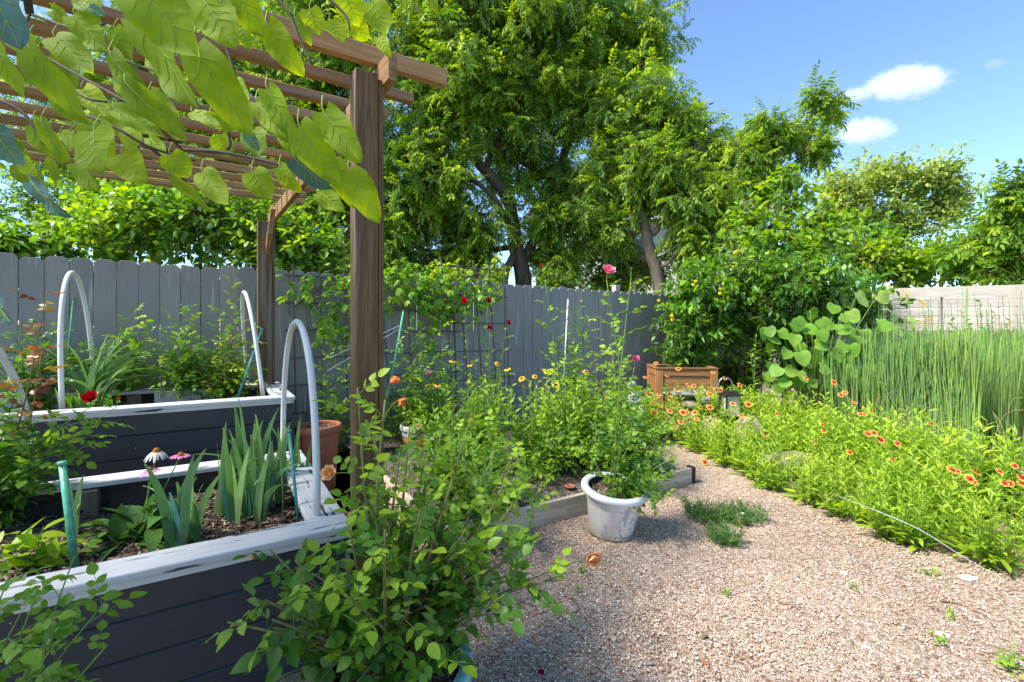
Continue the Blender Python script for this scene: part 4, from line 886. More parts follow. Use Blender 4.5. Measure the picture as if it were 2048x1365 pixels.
crown_tree('pecan_tree', 'leafy tree rising behind the near pergola post', gbase(655, 9.8), None,
    [pxblob(700, 110, 9.2, 90, 90, 90), pxblob(620, 30, 9.5, 120, 90, 110), pxblob(640, 230, 9.5, 90, 80, 90), pxblob(730, 290, 9.0, 75, 70, 80), pxblob(700, 420, 9.2, 60, 60, 60), pxblob(600, 400, 9.6, 90, 50, 70), pxblob(790, 400, 9.4, 60, 60, 50), pxblob(520, 160, 9.5, 80, 90, 80), pxblob(760, 500, 9.2, 70, 45, 50), pxblob(690, 500, 9.4, 70, 45, 50), pxblob(570, 470, 9.8, 80, 50, 50), pxblob(650, -110, 9.5, 160, 90, 70)],
    T_pecan, .29, tm2, Mbark, 1.35, None, 'tree', 7, .45, .56, .18, 13, .05, .4, .34, trunks=tk)
tk = [[(*gbase(300, 11), .16)]+trunkpx([(310, 500, 11, .12), (330, 330, 11, .09), (360, 150, 11, .05)])]
crown_tree('pecan_tree', 'leafy tree seen through the slats of the pergola roof', gbase(300, 11), None,
    [pxblob(420, 60, 10.5, 110, 80, 110), pxblob(300, 100, 11, 120, 90, 90), pxblob(430, 220, 10.5, 90, 70, 80), pxblob(280, 250, 11, 110, 60, 70), pxblob(150, 150, 11.5, 110, 70, 60), pxblob(130, 60, 11.5, 110, 50, 40), pxblob(470, 330, 10.5, 80, 50, 60), pxblob(330, 350, 11, 100, 40, 50), pxblob(30, 250, 11.5, 100, 60, 60), pxblob(480, 400, 10.0, 80, 50, 70), pxblob(370, 400, 10.5, 90, 45, 70), pxblob(260, 380, 11, 90, 45, 60), pxblob(160, 300, 11.5, 110, 50, 70), pxblob(560, 300, 10, 70, 60, 60)],
    T_pecan, .29, tm2, Mbark, 1.3, None, 'tree', 7, .45, .55, .18, 14, .05, .4, .34, trunks=tk)
tk = [[(*gbase(90, 15), .12)]+trunkpx([(95, 520, 15, .10), (80, 400, 15, .06), (70, 360, 15, .03)])]
crown_tree('elm_tree', 'thin dark small leaved tree against the sky at far left', gbase(90, 15), None,
    [pxblob(60, 400, 15, 120, 60, 190), pxblob(180, 420, 15, 90, 60, 150), pxblob(-60, 420, 15, 100, 70, 100), pxblob(120, 460, 14, 150, 50, 200), pxblob(280, 430, 14.5, 90, 60, 150), pxblob(120, 330, 15.5, 110, 40, 60)], [L6w, tri6(.26, .05, .2)], .13, [Ltree, Mbark], Mbark, 1., None, 'tree', 9, .6, .30, .14, 15, .04, .2, .4, trunks=tk)
# hedge shrubs behind the left fence
for k, (px, py, d, rx, ry, n, tt, lb) in enumerate(((60, 500, 5.2, 90, 32, 110, .55, 'bushy shrub poking over the fence at the far left'), (240, 450, 5.6, 110, 70, 240, .6, 'bright green shrub over the fence behind the tall left hoop'),
        (400, 440, 6.0, 110, 80, 270, .6, 'dense bright shrub over the fence left of the far pergola post'), (530, 470, 6.3, 95, 70, 210, .55, 'shrub over the fence directly behind the far pergola post'), (640, 500, 6.6, 80, 50, 150, .6, 'shrub over the fence at the left trellis'))):
    b0 = gbase(px, d); c = pxblob(px, py, d, rx, ry, n, .55); low = pxblob(px, 590, d, rx*.9, 50, n*.5, .5)
    crown_tree('hedge_shrub', lb, b0, [(*b0, .035), (b0[0]+.05, b0[1], .9, .03), (c[0], c[1], c[2], .015)], [c, low], [T_simple[0], T_simple[1]], .105, [Lvine if k % 2 else Lshrub, Sbrown], Sbrown, 1.25, 'shrubs over the left fence', 'shrub', 7, .35, tt, .2, 20+k, .02, .3, .35)
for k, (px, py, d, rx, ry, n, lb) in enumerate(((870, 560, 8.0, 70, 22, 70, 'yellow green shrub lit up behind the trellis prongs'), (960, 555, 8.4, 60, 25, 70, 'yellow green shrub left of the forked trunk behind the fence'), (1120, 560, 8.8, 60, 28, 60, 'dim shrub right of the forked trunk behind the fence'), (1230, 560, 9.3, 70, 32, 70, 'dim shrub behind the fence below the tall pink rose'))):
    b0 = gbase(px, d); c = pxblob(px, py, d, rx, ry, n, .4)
    crown_tree('hedge_shrub', lb, b0, [(*b0, .03), (b0[0], b0[1], 1.2, .02), (c[0], c[1], c[2], .01)], [c], [T_simple[0]], .10, [Ltreey if k < 2 else Ltree, Sbrown], Sbrown, 1., 'shrubs behind the middle fence', 'shrub', 6, .3, .55 if k < 2 else .3, .15, 30+k, .02, .25, .35)  # sunlit look of the first two is put into leaf colour and tint
# right side
tk = [[(*gbase(1800, 26), .4)]+trunkpx([(1800, 520, 26, .3), (1790, 440, 26, .22), (1800, 380, 26, .12)]), trunkpx([(1800, 500, 26, .16), (1700, 420, 26, .08)]), trunkpx([(1800, 480, 26, .14), (1890, 400, 26, .07)])]
crown_tree('oak_tree', 'distant round crowned yellow green oak against the blue sky', gbase(1800, 26), None,
    [pxblob(1690, 375, 26, 55, 42, 150), pxblob(1775, 362, 26, 60, 42, 170), pxblob(1865, 358, 26, 62, 36, 150), pxblob(1900, 405, 26, 40, 40, 110), pxblob(1750, 425, 26, 90, 40, 160), pxblob(1850, 440, 26, 80, 50, 130), pxblob(1660, 430, 26, 50, 40, 90)], [L6w], .24, [Lfar, Mbark], Mbark, 1.5, None, 'tree', 7, 1.1, .62, .16, 41, .1, .1, .30, trunks=tk)
tr_ = lambda px, d, py, r: [(*gbase(px, d), r)]+trunkpx([(px+5, (660+py)/2, d, r*.7), (px, py, d, r*.35)])
for k, (px, d, blobs, tm_, ll, lm_, tt, lb) in enumerate((
        (1730, 11.0, [(1720, 510, 70, 40, 110), (1640, 470, 60, 45, 100), (1800, 520, 70, 40, 110)], T_simple, .15, Ltreey, .45, 'yellow green bush behind the left end of the plank fence'),
        (1880, 11.5, [(1870, 520, 80, 35, 110), (1760, 490, 80, 40, 110), (1950, 490, 60, 45, 80), (1940, 530, 70, 35, 90), (1830, 545, 80, 25, 80)], T_simple, .14, Lshrub, .6, 'dense green bush over the middle of the plank fence'),
        (1990, 9.6, [(2030, 440, 45, 45, 30), (2000, 520, 50, 35, 40), (2060, 480, 40, 50, 36), (1995, 385, 34, 16, 9)], T_pecan, .42, Ltreey, .35, 'feathery leaved young tree over the fence at the right edge'),
        (2090, 10.5, [(2040, 540, 60, 35, 80), (2120, 480, 80, 80, 90)], T_simple, .16, Lshrub, .4, 'dark green shrub over the plank fence at the right edge'))):
    b0 = gbase(px, d); crown_tree('hedge_shrub' if k != 2 else 'young_tree', lb, b0, tr_(px, d, 470, .06), [pxblob(a, b_, d, c, e, n, .7) for a, b_, c, e, n in blobs], tm_, ll, [lm_, Sbrown], Sbrown, 1.2, None, 'shrub' if k != 2 else 'tree', 7, .45, tt, .17, 50+k, .03, .3, .36)
b0 = gbase(1570, 7.6)
crown_tree('sapling', 'slender bright sapling rising above the flowering shrub', b0, tr_(1572, 7.6, 345, .035), [pxblob(1560, 420, 7.6, 60, 60, 62), pxblob(1575, 355, 7.6, 35, 35, 22), pxblob(1500, 440, 7.6, 60, 45, 50), pxblob(1640, 460, 7.4, 70, 50, 66), pxblob(1560, 500, 7.4, 100, 50, 110)], T_simple, .13, [Ltreey, Sbrown], Sbrown, 1.1, None, 'tree', 7, .35, .4, .17, 60, .02, .3, .38)
# big dark shrub with yellow flowers behind the cedar planter
b0 = gbase(1485, 6.9)
tsh = crown_tree('flowering_shrub', 'big dark shrub with yellow trumpet flowers behind the cedar planter', b0, None,
    [pxblob(1400, 590, 6.7, 60, 55, 130, .5), pxblob(1380, 650, 6.6, 55, 60, 130, .4), pxblob(1470, 560, 6.8, 80, 60, 170, .5), pxblob(1550, 580, 6.6, 80, 70, 200, .5), pxblob(1450, 660, 6.9, 80, 45, 120, .4), pxblob(1640, 560, 6.7, 75, 60, 160, .5), pxblob(1540, 660, 7.0, 90, 60, 130, .4), pxblob(1600, 690, 7.0, 70, 70, 110, .3), pxblob(1480, 740, 7.3, 90, 50, 90, .3), pxblob(1700, 610, 6.8, 60, 50, 90, .4), pxblob(1375, 705, 6.6, 40, 25, 36, .3)],
    T_lance[:2]+T_simple, .115, [Lshrub, Sbrown], Sbrown, 1.25, None, 'shrub', 8, .32, .42, .17, 61, .02, .35, .36, trunks=[[(*b0, .05)]+trunkpx([(1480, 740, 6.9, .04), (1450, 640, 6.8, .02)]), [(b0[0]+.05, b0[1], 0, .05)]+trunkpx([(1520, 740, 6.9, .04), (1560, 620, 6.8, .02)]), [(b0[0]-.1, b0[1], 0, .04)]+trunkpx([(1425, 755, 6.8, .03), (1400, 640, 6.7, .015)])])
for px, py in ((1322, 612), (1344, 630), (1347, 640), (1398, 565), (1441, 582), (1466, 530), (1475, 508)):
    fb = MB(); c = W(px, py, 6.1+rng.uniform(-.1, .1) if px < 1420 else 6.15)
    for q in range(2): daisy(fb, c+rng.normal(0, .028, 3), [rng.uniform(-1, 1), -1, rng.uniform(-.2, 1)], .022, 5, (.4, .9), cone=.3, ch=.9, w=.45, droop=.3)
    fb.build('flower', [Pyel, Pyel], tsh)
# broad leaved plant between the shrub and the reeds
def broad(name, label, base, tips, size, seed, lmat=None, cat='plant'):
    r = np.random.default_rng(seed); t = thing(name, label, cat, base); sb = MB(); lb = MB()
    for (px, py, d, L, ang, tt) in tips:
        p = W(px, py, d); b0 = np.array(base)+r.normal(0, .04, 3)*[1, 1, 0]; q = (b0+p)/2+np.array([0, 0, .12]); tube(sb, smoothpath([b0, q, p], 5), [.008, .004], 5)
        dr = np.array([math.cos(R(ang)), -.35+r.normal(0, .2), -math.sin(R(ang))]); nn = np.array([r.normal(0, .3), -1, .75+r.normal(0, .3)])
        lb.inst(T_heart[r.integers(0, 4)], p[None], frames(dr[None], nn[None]), np.array([L]), tt)
    sb.build('stem', Sgreen, t); lb.build('foliage', lmat or Lbig, t); return t
tips = [(1715, 585, 5.6, .21, 60, .85), (1755, 590, 5.8, .16, 40, .95), (1700, 622, 5.5, .16, 70, .8), (1690, 650, 5.5, .19, 80, .5), (1640, 640, 5.4, .16, 60, .45), (1725, 660, 5.6, .17, 100, .55), (1755, 650, 5.7, .17, 10, .5), (1790, 655, 5.8, .14, 60, .85), (1815, 640, 5.9, .13, 20, .9), (1770, 690, 5.7, .15, 60, .7),
        (1600, 640, 5.4, .15, 110, .3), (1535, 655, 5.3, .14, 90, .25), (1560, 660, 5.3, .14, 60, .5), (1590, 670, 5.2, .13, 110, .6), (1610, 655, 5.3, .15, 30, .5), (1640, 660, 5.2, .15, 80, .5), (1575, 700, 5.2, .14, 130, .55), (1600, 705, 5.1, .16, 80, .6), (1560, 735, 5.1, .14, 140, .5), (1630, 690, 5.2, .15, 10, .5), (1575, 760, 5.1, .12, 140, .5), (1600, 745, 5.05, .13, 60, .75), (1640, 735, 5.1, .14, 20, .7), (1665, 705, 5.2, .14, 70, .4), (1690, 735, 5.2, .15, 50, .55), (1700, 690, 5.3, .15, 80, .5), (1545, 690, 5.3, .11, 150, .4), (1655, 760, 5.2, .12, 90, .5), (1620, 620, 5.5, .15, 60, .4), (1670, 610, 5.6, .15, 130, .5)]
broad('broad_leaf_plant', 'plant with big pale heart shaped leaves between the shrub and the reeds', gbase(1620, 5.5), tips, .15, 5)
r_ = np.random.default_rng(9); tips = [(r_.uniform(1525, 1740), r_.uniform(630, 775), r_.uniform(5.2, 5.6), r_.uniform(.10, .16), r_.uniform(20, 150), r_.uniform(.2, .7)) for _ in range(46)]
broad('broad_leaf_plant', 'darker lower broad leaved plant at the foot of the big pale leaves', gbase(1640, 5.6), tips, .13, 6)

# ================================================================= REEDS
rb = MB(); r_ = np.random.default_rng(21); n = 5200
dd = r_.uniform(4.3, 7.3, n); px = r_.uniform(1655, 2330, n); px = np.where(dd < 4.9, np.maximum(px, 1760+(4.9-dd)*330), px)
for i in range(n):
    x = (px[i]-1024)/F*dd[i]; h = r_.uniform(.85, 1.30)*(1.0 if px[i] > 1725 else .82); b0 = np.array([x, dd[i], 0]); le = r_.normal(0, .045, 2)+np.array([.0, 0]); k = 4 if dd[i] < 5.8 else 3
    if r_.random() < .04: le *= 4; h *= .8
    if r_.random() < .03: h *= 1.35
    p = [b0, b0+np.array([le[0]*.3, le[1]*.3, h*.5]), b0+np.array([le[0], le[1], h])]; tube(rb, p, [.0050, .0034], 4 if dd[i] < 5.3 else 3, tint=float(np.clip(.45+r_.normal(0, .30)+(.12 if px[i] > 1850 else -.05), 0, 1)), cap=False)
for i in range(260):   # dead, bent and leaning stalks among them
    dq = r_.uniform(4.1, 6.0); pq = r_.uniform(1700, 2200); b0 = np.array([(pq-1024)/F*dq, dq, 0]); a = r_.uniform(0, 6.28); h = r_.uniform(.35, 1.0); d_ = np.array([math.cos(a), math.sin(a), 0])*r_.uniform(.1, .5)
    tube(rb, smoothpath([b0, b0+d_*.3+Z*h*.6, b0+d_+Z*h*r_.uniform(.5, 1.0)], 3), [.0045, .002], 3, tint=float(r_.uniform(.7, 1)), mi=int(r_.random() < .6), cap=False)
tag(rb.build('reeds', [Lreed, plain('dead_stalk', (.34, .26, .14), .8, .2, .4, 5)]), 'tall dense green horsetail reeds before the pale plank fence', 'reeds', kind='stuff')
# seedy goldenrod and vine at the plank fence
for k, (px_, py_, nn_, lb) in enumerate(((1770, 580, 3, 'goldenrod stalk with orange plume at left end of the plank fence'), (1815, 588, 5, 'goldenrod with the biggest plume before the planks'), (1845, 608, 4, 'goldenrod with plume just left of the plank fence post'), (1853, 642, 2, 'low goldenrod plume among the reed tops'))):
    tp = W(px_, py_, 7.4); b0 = tp*[1, 1, 0]
    t = bush('goldenrod', lb, b0, [tp], [T_lance[0]], .07, [Lsusan, Sgreen], Sgreen, 'goldenrod', 'goldenrods at the plank fence', .03, .4, .1, seed=70+k, side=1, sidel=.15, r0=.005, f0=.5)
    fb = MB()
    for q in range(14): daisy(fb, tp+np.array([r_.uniform(-.09, .09), r_.uniform(-.05, .05), r_.uniform(-.07, .07)]), [0, -1, .5], .015, 5, (.3, .7), cone=.5, ch=.8, w=.4)
    fb.build('flower', [Pyel, Pyel], t)
tp = [W(x, y, 7.2) for x, y in ((1920, 620), (1960, 600), (1990, 625), (1940, 650), (2020, 640), (1900, 640), (1990, 660))]
bush('bramble', 'leafy bramble with reddish twigs sprawling over the reeds before the planks', W(1960, 0, 7.3)*[1, 1, 0], tp, T_simple, .08, [Lshrub, Sred], Sred, 'bramble', None, .04, .35, .2, seed=77, side=4, sidel=.3, r0=.006, f0=.5)

# ================================================================= BLANKET FLOWERS
gp = [np.array(G(x, y)[:2]) for x, y in ((1350, 893), (1420, 928), (1500, 970), (1570, 1000), (1640, 1035), (1710, 1068), (1780, 1095), (1860, 1120), (1960, 1142), (2060, 1158), (2200, 1200))]
gs = np.concatenate([[0], np.cumsum([np.linalg.norm(gp[i+1]-gp[i]) for i in range(len(gp)-1)])])
def edge(s): return np.array([np.interp(s, gs, [p[0] for p in gp]), np.interp(s, gs, [p[1] for p in gp])])
def gail_plant(seed, h):
    r = np.random.default_rng(seed); t = thing('blanket_flower', 'lime green blanket flower clump on the bank beside the path', 'blanket flower', (0, 0, 0), 'blanket flower clumps along the path'); sb = MB(); lb = MB()
    for q in range(26):
        a = r.uniform(0, 6.28); rad = r.uniform(.05, .24); tip = np.array([math.cos(a)*rad, math.sin(a)*rad, h*r.uniform(.55, 1.05)]); b0 = np.array([math.cos(a), math.sin(a), 0])*rad*.3
        p = smoothpath([b0, (b0+tip)/2+np.array([math.cos(a), math.sin(a), 0])*.03, tip], 5); tube(sb, p, [.0026, .0014], 4, cap=False)
        P, T, fr = along(p, .021, .05, r); put_leaves(lb, P, T, fr, T_lance+T_spat[:1], .085, lambda pp, f: .28+.35*f+(seed % 4-1.5)*.09, .14, .9, .35, r, taper=.45)
    for q in range(18):  # drooping basal leaves
        a = r.uniform(0, 6.28); P = np.array([[math.cos(a)*.06, math.sin(a)*.06, r.uniform(.02, .12)]]); T = nrm(np.array([[math.cos(a), math.sin(a), .5]])); put_leaves(lb, P, T, np.array([0.]), T_spat, .15, .45, .15, .1, .1, r)
    sb.build('stem', Sgreen, t); lb.build('foliage', Lgail, t); return t
protos = [gail_plant(100+k, .42) for k in range(4)]
def gail_flower(name='flower'):
    fb = MB(); daisy(fb, np.zeros(3), [0, 0, 1], .030, 13, (.25, 1.0), cone=.36, ch=.3, droop=.06, w=.17, seed=4); tube(fb, smoothpath([(0, 0, -.003), (.006, .004, -.06), (0, 0, -.16)], 3), [.0016, .002], 4, mi=2)
    return fb.build(name, [Pgail, Cred, Sgreen])
gf0 = gail_flower(); gf_used = [False]
spots = []; r_ = np.random.default_rng(31); s = .05
rowsoff = [.14, .50, .88, 1.25]
for ro, off in enumerate(rowsoff):
    s = .05+.1*ro
    while s < gs[-1]-.05:
        e = edge(s); e2 = edge(min(s+.05, gs[-1])); tg = e2-e; tg = tg/np.linalg.norm(tg); nn = np.array([-tg[1], tg[0]]); nn = nn if nn @ np.array([.3, 1]) > 0 else -nn
        if nn[0] < 0 and nn[1] < 0: nn = -nn
        p = e+nn*off+r_.normal(0, .04, 2); spots.append((p[0], p[1], ro)); s += r_.uniform(.23, .31)
for _ in range(26): spots.append((r_.uniform(1.35, 3.1), r_.uniform(5.0, 5.55), 9))
spots = [q for q in spots if q[1] > 1.9 and not (abs(q[0]-G(1575, 958)[0]) < .22 and abs(q[1]-G(1575, 958)[1]) < .22)]
gl_specs = [(835, 1310), (1316, 726, 0)]
fl_px = [(1312, 727), (1334, 752), (1360, 800), (1397, 787), (1357, 738), (1318, 790), (1290, 755), (1330, 848), (1305, 807), (1420, 789), (1401, 816), (1420, 815), (1366, 832), (1374, 839), (1390, 838), (1362, 845), (1353, 855), (1347, 848), (1328, 850), (1393, 848), (1480, 770), (1426, 745), (1466, 812), (1497, 809), (1432, 780), (1441, 784), (1612, 757), (1668, 765), (1668, 772), (1690, 785), (1682, 790), (1708, 805), (1722, 838), (1742, 823), (1728, 830), (1645, 850), (1648, 862), (1631, 885), (1736, 868), (1762, 880), (1748, 866), (1795, 887), (1861, 848), (1785, 919), (1483, 832), (1340, 822), (1322, 812), (1376, 770), (1388, 772), (1450, 757), (1296, 800), (1308, 826), (1300, 845), (1283, 838),
         (1905, 940), (1915, 943), (1940, 958), (1946, 962), (1952, 945), (2000, 943), (2030, 932), (2010, 988), (2020, 990), (2044, 985), (2044, 955), (1410, 934), (1700, 905), (1555, 828), (1530, 872), (2025, 1160), (1975, 1162)]
pl = []; rown = []
for k, (x, y, ro) in enumerate(spots):
    pr = protos[k % 4]; d = math.hypot(x, y); hs = (.88+.14*min(ro, 3))*r_.uniform(.9, 1.15)*(1.0 if d > 3 else .92)
    if k < 4: pr.location = (x, y, 0); pr.rotation_euler = (0, 0, r_.uniform(0, 6.28)); pr.scale = (hs,)*3; t = pr; rz = pr.rotation_euler[2]
    else: rz = r_.uniform(0, 6.28); t = dup(pr, (x, y, 0), rz, hs)
    pl.append((x, y, t, rz, hs)); rown.append((int(ro), x, t))
ORD = 'first second third fourth fifth sixth seventh eighth ninth tenth eleventh twelfth thirteenth fourteenth fifteenth sixteenth seventeenth eighteenth nineteenth twentieth'.split()+['twenty '+q for q in 'first second third fourth fifth sixth seventh eighth ninth'.split()]
for rw, tx in ((0, 'in the row at the gravel edge'), (1, 'in the second row behind the gravel edge'), (2, 'in the third row behind the gravel edge'), (3, 'in the back row before the reeds'), (9, 'among the far ones before the cedar planter')):
    for k, (_, x, t) in enumerate(sorted([q for q in rown if q[0] == rw], key=lambda q: q[1])): t['label'] = 'blanket flower clump, '+ORD[k]+' from the left '+tx
for k, (px_, py_) in enumerate(fl_px):
    # stand each bloom on the clump whose top lies nearest below that line of sight
    ray = np.array([(px_-1024)/F, 1, -(py_-HOR)/F]); best = None
    for j in sorted(range(len(pl)), key=lambda j: pl[j][1]):
        x, y, t, rz, hs = pl[j]; q = np.array([0, 0, H])+ray*y; dx = abs(q[0]-x); top = .47*hs
        if dx < .24 and q[2] < top+.09: best = (0, j, np.array([q[0], y, max(q[2], top-.02)]) if q[2] > top-.12 else q); break
        c = dx*3+abs(q[2]-top)*2.0
        if best is None or c < best[0]: best = (c, j, q)
    _, j, q = best; x, y, t, rz, hs = pl[j]
    if q[2] < .05: q[2] = .05
    o = gf0 if not gf_used[0] else gf0.copy()
    if gf_used[0]: C.collection.objects.link(o)
    gf_used[0] = True; o.parent = t; l = q-np.array([x, y, 0]); c_, s_ = math.cos(-rz), math.sin(-rz)
    o.location = ((l[0]*c_-l[1]*s_)/hs, (l[0]*s_+l[1]*c_)/hs, l[2]/hs); sc = r_.uniform(.62, 1.0)/hs*(1.25 if y > 4 else .95); o.scale = (sc,)*3; o.rotation_euler = (R(r_.uniform(15, 55)), R(r_.uniform(-25, 25)), -rz)

# ================================================================= ROSES IN POTS AND BEDS
PTs = PT+Z*.205; PWs = PW+Z*.24
w = lambda *l: [W(*q) for q in l]
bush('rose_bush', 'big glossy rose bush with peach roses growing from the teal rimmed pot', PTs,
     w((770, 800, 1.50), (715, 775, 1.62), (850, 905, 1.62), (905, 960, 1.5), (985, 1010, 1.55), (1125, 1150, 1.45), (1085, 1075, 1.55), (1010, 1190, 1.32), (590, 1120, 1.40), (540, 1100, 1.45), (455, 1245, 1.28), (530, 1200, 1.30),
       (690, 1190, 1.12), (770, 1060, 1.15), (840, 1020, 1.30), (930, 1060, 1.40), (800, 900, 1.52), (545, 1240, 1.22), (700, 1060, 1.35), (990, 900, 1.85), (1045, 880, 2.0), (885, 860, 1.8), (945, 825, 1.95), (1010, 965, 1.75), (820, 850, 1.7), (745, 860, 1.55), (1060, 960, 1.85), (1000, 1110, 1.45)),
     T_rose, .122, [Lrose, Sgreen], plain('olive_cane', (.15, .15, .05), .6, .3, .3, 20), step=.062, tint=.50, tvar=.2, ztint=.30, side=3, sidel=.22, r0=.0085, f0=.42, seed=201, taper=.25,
     flowers=[(W(788, 752, 1.47), .026, [Porange], 'bud', (.3, -.3, -1)), (W(798, 800, 1.45), .024, [Porange], 'bud', (.9, -.3, -.5)), (W(662, 948, 1.45), .034, [Ppeach], 'rose', (-.2, -.9, .5)), (W(1185, 1112, 1.75), .044, [Ppeach], 'rose', (.1, -.9, -.2)), (W(508, 1115, 1.42), .014, [Ppeach], 'bud', (-.5, -.5, .3))])
# cut thick stubs rising from the pot
sk = [o for o in bpy.data.objects if o.name.startswith('rose_bush')][0]; sb_ = MB()
for tx, r0_ in ((W(735, 1240, 1.30), .011), (W(812, 1190, 1.35), .013), (W(850, 1275, 1.40), .015), (W(868, 1080, 1.45), .010), (W(770, 1180, 1.4), .012)): tube(sb_, smoothpath([PTs+[rng.uniform(-.02, .02), rng.uniform(-.02, .02), -.02], (PTs+tx)/2+[.01, 0, -.01], tx], 4), [r0_*1.2, r0_*.8], 8)
sb_.build('old_stem', Sbrown, sk)
mb0 = EC+Z*.085
bush('rose_bush', 'lime green rose bush in the corner of the timber edged bed', mb0+U*.35+V*.45,
     w((850, 880, 2.9), (905, 850, 2.9), (985, 880, 2.9), (1045, 905, 2.8), (935, 845, 3.0), (1035, 985, 2.5), (1075, 1010, 2.4), (835, 970, 2.6), (885, 1010, 2.3), (985, 1000, 2.35), (930, 960, 2.5), (960, 925, 2.7), (870, 930, 2.7), (1000, 940, 2.6)),
     T_rose, .115, [Lrose, Sgreen], Sgreen, step=.042, tint=.62, tvar=.16, side=4, sidel=.28, r0=.006, f0=.2, seed=202)
bush('rose_bush', 'shadowy low rose bush in the middle of the timber edged bed', mb0+U*1.1+V*.75,
     w((1030, 905, 3.6), (1090, 880, 3.7), (1150, 860, 3.7), (1130, 920, 3.5), (1060, 950, 3.4), (1180, 900, 3.6), (1205, 880, 3.6)), T_rosel, .11, [Lrose, Sgreen], Sgreen, step=.045, tint=.55, tvar=.15, side=4, sidel=.25, r0=.005, f0=.2, seed=203)
tall = bush('rose_bush', 'rose with very tall bare canes and pink blooms in the scuffed white pot', PWs,
     w((1213, 560, 2.9), (1262, 555, 2.85), (1269, 735, 2.85), (1225, 700, 2.95), (1300, 800, 3.0), (1160, 880, 3.0), (1345, 915, 2.75), (1325, 1000, 2.65), (1345, 960, 2.7), (1240, 900, 2.8)),
     T_rose, .105, [Lrose, Sgreen], Sgreen, step=.062, tint=.72, tvar=.12, side=0, r0=.007, f0=.18, seed=204,
     flowers=[(W(1215, 545, 2.9), .052, [Ppink], 'rose', (.15, -.7, .6)), (W(1270, 720, 2.85), .030, [Pbright], 'rose', (0, -.8, .6)), (W(1262, 540, 2.85), .014, [petalmat('green_bud', [(0, (.2, .35, .06)), (1, (.3, .42, .1))])], 'bud', (0, 0, 1))])
bush('rose_bush', 'bushy green rose filling the bed right behind the white pot', mb0+U*1.75+V*.35,
     w((1170, 830, 3.6), (1215, 810, 3.6), (1265, 830, 3.6), (1310, 850, 3.6), (1330, 900, 3.5), (1190, 880, 3.5), (1250, 870, 3.5), (1290, 900, 3.4), (1225, 900, 3.4), (1340, 870, 3.7), (1280, 780, 3.8), (1240, 760, 3.8)), T_rosel, .11, [Lrose, Sgreen], Sgreen, step=.04, tint=.42, tvar=.18, side=5, sidel=.26, r0=.005, f0=.15, seed=205)
bush('rose_bush', 'low rose foliage spilling over the right rim of the white pot', PWs+[.05, -.02, 0],
     w((1330, 1000, 2.65), (1345, 960, 2.75), (1310, 985, 2.6), (1355, 930, 2.9), (1300, 960, 2.65), (1290, 930, 2.9), (1230, 950, 2.75), (1250, 985, 2.7)), T_rose, .085, [Lrose, Sgreen], Sgreen, step=.035, tint=.35, tvar=.2, side=3, sidel=.13, r0=.004, f0=.3, seed=206)
bush('rose_bush', 'single tall lime cane with a small red bloom left of the white stake', mb0+U*1.55+V*.75, w((1090, 560, 3.7), (1105, 700, 3.8)), T_rosel, .11, [Lrose, Sgreen], Sgreen, step=.075, tint=.82, tvar=.08, side=0, r0=.007, f0=.2, seed=207,
     flowers=[(W(1083, 535, 3.7), .020, [Pred], 'rose', (0, -.4, 1))])
bush('rose_bush', 'slender rose with crimson blooms in front of the pronged trellis', G(965, 905),
     w((930, 612, 4.9), (975, 612, 4.95), (980, 665, 4.8), (1012, 656, 4.85), (950, 720, 4.8), (1000, 740, 4.8)), T_rosel, .10, [Lrose, Sgreen], Sgreen, step=.075, tint=.5, tvar=.12, side=2, sidel=.22, r0=.006, f0=.35, seed=208,
     flowers=[(W(929, 603, 4.85), .046, [Pred], 'rose', (0, -1, .35)), (W(977, 602, 4.9), .040, [Pdark, Ppink], 'rose', (.3, -1, .3)), (W(980, 656, 4.75), .034, [Pdark], 'rose', (0, -1, .2)), (W(1016, 647, 4.8), .036, [Pdark], 'rose', (.6, -.8, .5))])
bush('rose_bush', 'thin leafy rose against the fence above the terracotta pot', G(665, 925), w((665, 650, 4.3), (690, 665, 4.3), (640, 720, 4.2), (655, 770, 4.2), (690, 730, 4.2), (680, 800, 4.1)), T_rosel, .10, [Lrose, Sgreen], Sgreen, step=.05, tint=.55, tvar=.15, side=3, sidel=.2, r0=.005, f0=.25, seed=209)
bush('rose_bush', 'pale pink rose growing in the striped pot below the trellis', G(838, 918)*[1, 1, 0]+Z*.30,
     w((855, 755, 4.4), (842, 855, 4.2), (800, 760, 4.5), (830, 720, 4.6), (880, 780, 4.4), (900, 830, 4.3), (790, 800, 4.5), (860, 810, 4.3)), T_rosel, .10, [Lrose, Sgreen], Sgreen, step=.045, tint=.5, tvar=.15, side=4, sidel=.22, r0=.005, f0=.15, seed=210,
     flowers=[(W(857, 748, 4.35), .038, [Ppale], 'rose', (.1, -.9, .6)), (W(840, 852, 4.15), .040, [Ppale], 'rose', (-.2, -1, .2))])
bush('climbing_rose', 'small pale flowered climber on the thin white stake', G(1150, 862), w((1165, 572, 5.7), (1130, 620, 5.7), (1170, 640, 5.7), (1150, 700, 5.6), (1170, 750, 5.5), (1125, 680, 5.7)), T_rosel, .10, [Lshrub, Sgreen], Sgreen, 'climber', step=.045, tint=.35, tvar=.15, side=3, sidel=.18, r0=.005, f0=.35, seed=211,
     flowers=[(W(1161, 604, 5.6), .022, [Ppale], 'rose'), (W(1145, 688, 5.5), .022, [Ppale], 'rose')])
bush('rose_bush', 'low rose shrub along the fence between trellis and pots', G(800, 900), w((770, 730, 4.7), (800, 700, 4.8), (830, 760, 4.7), (760, 790, 4.6), (880, 740, 4.9), (920, 770, 4.9)), T_rosel, .10, [Lrose, Sgreen], Sgreen, step=.055, tint=.45, tvar=.15, side=4, sidel=.25, r0=.005, f0=.25, seed=212)
